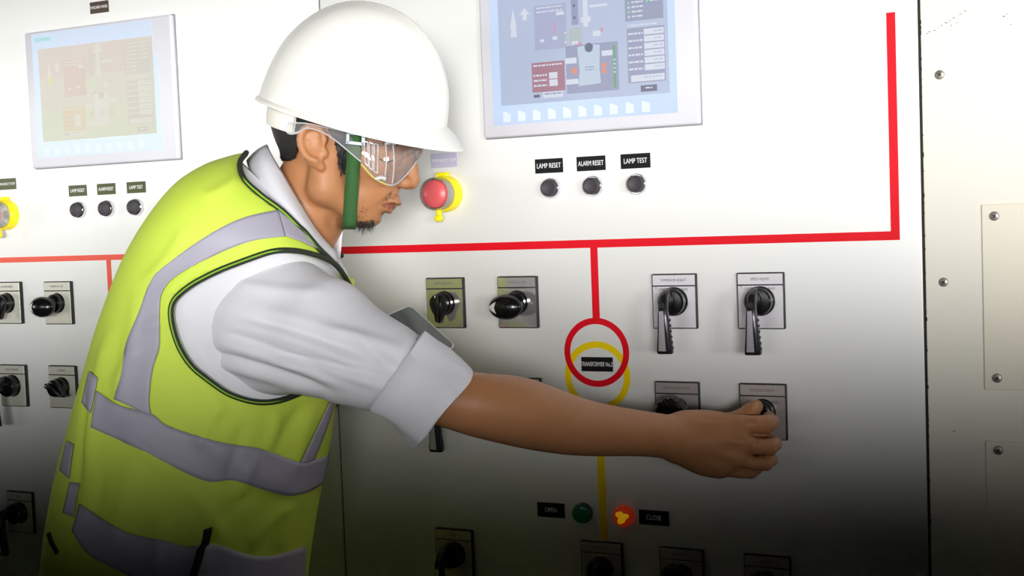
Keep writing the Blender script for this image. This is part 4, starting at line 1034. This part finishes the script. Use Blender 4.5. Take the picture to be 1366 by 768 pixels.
for (t, dz) in prof:
    row = []
    for k in range(NP):
        phi = 2*math.pi*k/NP; f = max(0.0, math.cos(phi))**2.2; o_ = brim_out(phi)*t
        z = (26*f+1)-(19*f+4)*max(t, 0)**1.2+dz
        k_ = math.sqrt(max(0.0, 1-(max(26*f+1, 0)*max(0, 1-t)/H_)**2)) if t < 1 else 1.0
        row.append(hatp((A_*k_+o_)*math.cos(phi), (W_*k_+o_)*math.sin(phi), z))
    P.append(row)
for i in range(12):   # inner shell
    el = math.pi/2*(i/11.0)*0.999
    P.append([hatp(*dome(2*math.pi*k/NP, el, 0.965)) for k in range(NP)])
mb.grid(np.array(P), closed_v=True); mb.make('shell', M['hat'], hat, angle=60)
sl = PB(); G = []       # accessory slot boss on the near front side
for t, out in ((0, 0), (0.08, 2.5), (0.5, 3.5), (0.92, 4.5), (1.0, 3.5), (1.02, 0)):
    row = []
    for u, o2 in ((-1, 0), (-0.86, 1), (-0.3, 1), (0.3, 1), (0.86, 1), (1, 0)):
        phi = math.radians(-(54-10.5*u*(0.75+0.25*t))); el = math.radians(12.5*(1-t)+4.5*t)
        x, y, z = dome(phi, max(el, 0)); s_ = out*o2
        row.append(hatp(x+s_*math.cos(phi), y+s_*math.sin(phi), z-(1 if t >= 1 else 0)))
    G.append(row)
sl.grid(np.array(G)); sl.make('accessory_slot', M['hat'], hat)
bd = PB(); G = []
for z, r_ in ((-4, 0.86), (-14, 0.85), (-26, 0.83), (-27, 0.80), (-14, 0.815), (-4, 0.83)):
    G.append([hatp(A_*(r_+.035)*math.cos(p_), W_*(r_+.01)*math.sin(p_), z-6*max(0, -math.cos(p_))) for p_ in np.linspace(math.radians(122), math.radians(238), 40)])
bd.grid(np.array(G), closed_u=True); bd.make('suspension_band', M['band'], hat)
# chin strap with buckle
stp = []
for t in np.linspace(0, 1, 30):
    x = 473.5-7.5*t; y = 178+121*t; p = hit(BODY, x, y, 0.0035); z = PROJ(p)[2] if p is not None else 1.62
    stp.append((x, y, min(z, 1.578+0.040*t)))
bot = [(466, 302, stp[-1][2]+.006), (465, 304, ZH-.02), (465, 305, ZH), (465, 304, ZH+.02), (466, 302, 2*ZH-stp[-1][2]-.006)]
path = stp+bot+[(x, y, 2*ZH-z) for x, y, z in stp[::-1]]
cs = PB(); G = []
for i, (x, y, z) in enumerate(path):
    w_ = 9.0; G.append([V(x-w_, y-1.5 if i < 30 or i > 34 else y, z), V(x, y, z-0.0008), V(x+w_, y+1.0 if i < 30 or i > 34 else y, z)])
cs.grid(np.array(G)); o = cs.make('chin_strap', M['strap'], hat); sd_ = o.modifiers.new('thickness', 'SOLIDIFY'); sd_.thickness = 0.0018; sd_.offset = 0
bk = PB(); z0 = 1.572
for (a, b_, c_, d_) in ((462, 176, 487, 180), (461.5, 189, 486, 193), (462, 177, 466, 192.5), (482.5, 177, 487, 192.5)):
    vs = [V(x+(y-184)*-0.03, y+(x-474)*0.12, z) for z in (z0-0.0022, z0+0.001) for x, y in ((a, b_), (c_, b_), (c_, d_), (a, d_))]
    bk.add(vs, [(0, 1, 2, 3), (7, 6, 5, 4), (0, 4, 5, 1), (1, 5, 6, 2), (2, 6, 7, 3), (3, 7, 4, 0)])
bk.make('buckle', M['buckle'], hat)

# ---- goggles --------------------------------------------------------------------
gog = thing('safety_goggles', '', 'x'); del gog['label']; del gog['category']; gog.parent = person
mir = lambda pts: pts+[(x, y, 2*ZH-z) for x, y, z in pts[-2::-1]]
top = curve(mir([(478, 182, 1.584), (500, 184, 1.588), (528, 188, 1.602), (552, 194, 1.630), (566, 199, ZH)]), 70)
botm = curve(mir([(482, 219, 1.586), (500, 238, 1.590), (523, 247, 1.606), (541, 234, 1.636), (557, 213, ZH)]), 70)
lens = PB(); G = []
for t in np.linspace(0, 1, 12):
    q = top*(1-t)+botm*t; G.append([V(a+2.5*math.sin(math.pi*t), b_, c_-0.003*math.sin(math.pi*t)*np.sign(ZH-c_)) for a, b_, c_ in q])
lens.grid(np.array(G)); lens.make('lens', M['goggle'], gog)
rm = PB()
rm.tube(np.array([V(*p) for p in top]), 0.0011, 6); rm.tube(np.array([V(*p) for p in botm]), 0.0013, 6)
def lens_pt(u, t, off=0.0012):
    i = u*69; i0 = int(i); f = i-i0; a = top[i0]*(1-f)+top[min(i0+1, 69)]*f; b_ = botm[i0]*(1-f)+botm[min(i0+1, 69)]*f
    q = a*(1-t)+b_*t; return V(q[0]+2.5*math.sin(math.pi*t), q[1], q[2]-0.003*math.sin(math.pi*t)-off)
for u in (0.20, 0.255): rm.tube(np.array([lens_pt(u, t) for t in np.linspace(0.05, 0.95, 10)]), 0.0009, 5)
for u0 in (0.035, 0.075, 0.115):        # vent louvres on the near side shield
    lp_ = [lens_pt(u0, 0.15), lens_pt(u0, 0.85), lens_pt(u0+0.028, 0.85), lens_pt(u0+0.028, 0.15)]
    rm.tube(np.array([lp_[0], lp_[1]]), 0.0008, 5); rm.tube(np.array([lp_[1], lp_[2]]), 0.0008, 5); rm.tube(np.array([lp_[2], lp_[3]]), 0.0008, 5); rm.tube(np.array([lp_[3], lp_[0]]), 0.0008, 5)
for u, t in ((0.24, 0.04), (0.17, 0.90)):
    c = lens_pt(u, t, 0.002); rm.tube(np.array([c-RT*0.006-UP*0.002, c+RT*0.001, c+RT*0.007-UP*0.002]), 0.0030, 8)
rm.make('rim', M['goggle_rim'], gog)
yr = PB(); yr.tube(np.array([lens_pt(u, 1.0, 0.0012) for u in np.linspace(0.0, 0.22, 16)]), 0.0011, 6); yr.make('lower_edge', M['goggle_yellow'], gog)
for sgn in (1, -1):
    tu = curve([(384, 164, 1.572), (398, 164, 1.570), (412, 165, 1.568), (440, 171, 1.570), (480, 180, 1.582)], 30)
    tl = curve([(384, 178, 1.572), (398, 176, 1.570), (412, 171, 1.568), (440, 182, 1.570), (482, 216, 1.584)], 30)
    f = lambda p: V(p[0], p[1], p[2] if sgn > 0 else 2*ZH-p[2])
    tm = PB(); tm.grid(np.array([[f(p*(1-t)+q*t) for p, q in zip(tu, tl)] for t in np.linspace(0, 1, 6)]))
    loop = np.array([f((a, b_, 1.5695)) for a, b_ in curve([(398, 164), (388, 163.5), (381.5, 170), (385, 178), (396, 177.5), (404, 173), (412, 168)], 24)])
    o = tm.make('temple', M['goggle'], gog)
    te = PB(); te.tube(loop, 0.0010, 6); te.tube(np.array([f(p) for p in tu]), 0.0008, 6); te.tube(np.array([f(p) for p in tl]), 0.0009, 6); te.make('temple_edge', M['goggle_rim'], gog)

# ---- trousers and shoes -----------------------------------------------------------
hc = V(235, 800, 1.68); side_v = np.array([RT[0], RT[1], 0]); side_v /= np.linalg.norm(side_v); dep = np.array([-side_v[1], side_v[0], 0])
tr = SDF()
for s_, fx in ((-1, 0.02), (1, -0.03)):
    hp = hc+dep*0.068*s_; hp[2] = 0.86; kn = hp+side_v*(0.03+fx)+dep*0.01*s_; kn[2] = 0.48; an = hp+side_v*fx*1.5+dep*0.02*s_; an[2] = 0.09
    tr.C(hp, 80, kn, 68, 30, 1, 0); tr.C(kn, 72, an, 58, 20, 1, 0)
    sh = SDF(); he = an.copy(); he[2] = 0.045; toe = he+side_v*0.17; toe[2] = 0.036; hl = he-side_v*0.055; hl[2] = 0.043
    sh.C(hl, 40, toe, 34, 20, 1, 0); sh.C(he, 42, an+np.array([0, 0, 0.02]), 42, 20, 1, 0)
    v_, q_ = sh.mesh(0.005); v_[:, 2] = np.maximum(v_[:, 2], 0.0); v_ = smooth_mesh(v_, q_, 1); v_[:, 2] = np.maximum(v_[:, 2], 0.0)
    pobj('shoe', v_, q_, M['shoe'])
tr.C(hc*[1, 1, 0]+np.array([0, 0, 0.88])-dep*0.05, 104, hc*[1, 1, 0]+np.array([0, 0, 0.94])+dep*0.05, 104, 30, 1, 0)
v_, q_ = tr.mesh(0.007); v_ = smooth_mesh(v_, q_, 2); pobj('trousers', v_, q_, M['trousers'])

# ---- tablet -------------------------------------------------------------------
Tc, Rc, Lc = V(547, 406, 1.785), V(609, 461.5, 1.755), V(452, 441, 1.68)
e1 = Rc-Tc; wd = np.linalg.norm(e1); e1 /= wd; e2 = Lc-Tc; e2 = e2-e1*(e2@e1); ln = 0.125; e2 /= np.linalg.norm(e2); e3 = np.cross(e1, e2)
if e3@FW > 0: e3 = -e3
Mx = Matrix(((e1[0], e2[0], e3[0], 0), (e1[1], e2[1], e3[1], 0), (e1[2], e2[2], e3[2], 0), (0, 0, 0, 1)))
tc_ = Tc+e1*wd/2+e2*ln/2
tab = thing('tablet', 'dark glossy tablet held behind the rolled white sleeve', 'tablet', tuple(tc_))
def rounded(hw, hl, r, n=6):
    o_ = []
    for cx_, cy_, a0 in ((hw-r, hl-r, 0), (-hw+r, hl-r, 90), (-hw+r, -hl+r, 180), (hw-r, -hl+r, 270)):
        for i in range(n+1): a = math.radians(a0+90*i/n); o_.append((cx_+r*math.cos(a), cy_+r*math.sin(a)))
    return o_
def slab(hw, hl, r, z0_, z1_, name, m):
    o_ = rounded(hw, hl, r); b = MB(); n = len(o_)
    vs = [tuple(Mx @ Vector((x, y, z0_))) for x, y in o_]+[tuple(Mx @ Vector((x, y, z1_))) for x, y in o_]
    b.add(vs, [tuple(range(n)), tuple(range(2*n-1, n-1, -1))]+[(i, (i+1) % n, n+(i+1) % n, n+i) for i in range(n)]); return b.build(name, m, tab)
slab(wd/2, ln/2, 0.009, -0.0075, -0.0002, 'case', M['tablet_edge']); slab(wd/2-0.0022, ln/2-0.0022, 0.0075, -0.0004, 0.0004, 'screen', M['tablet'])
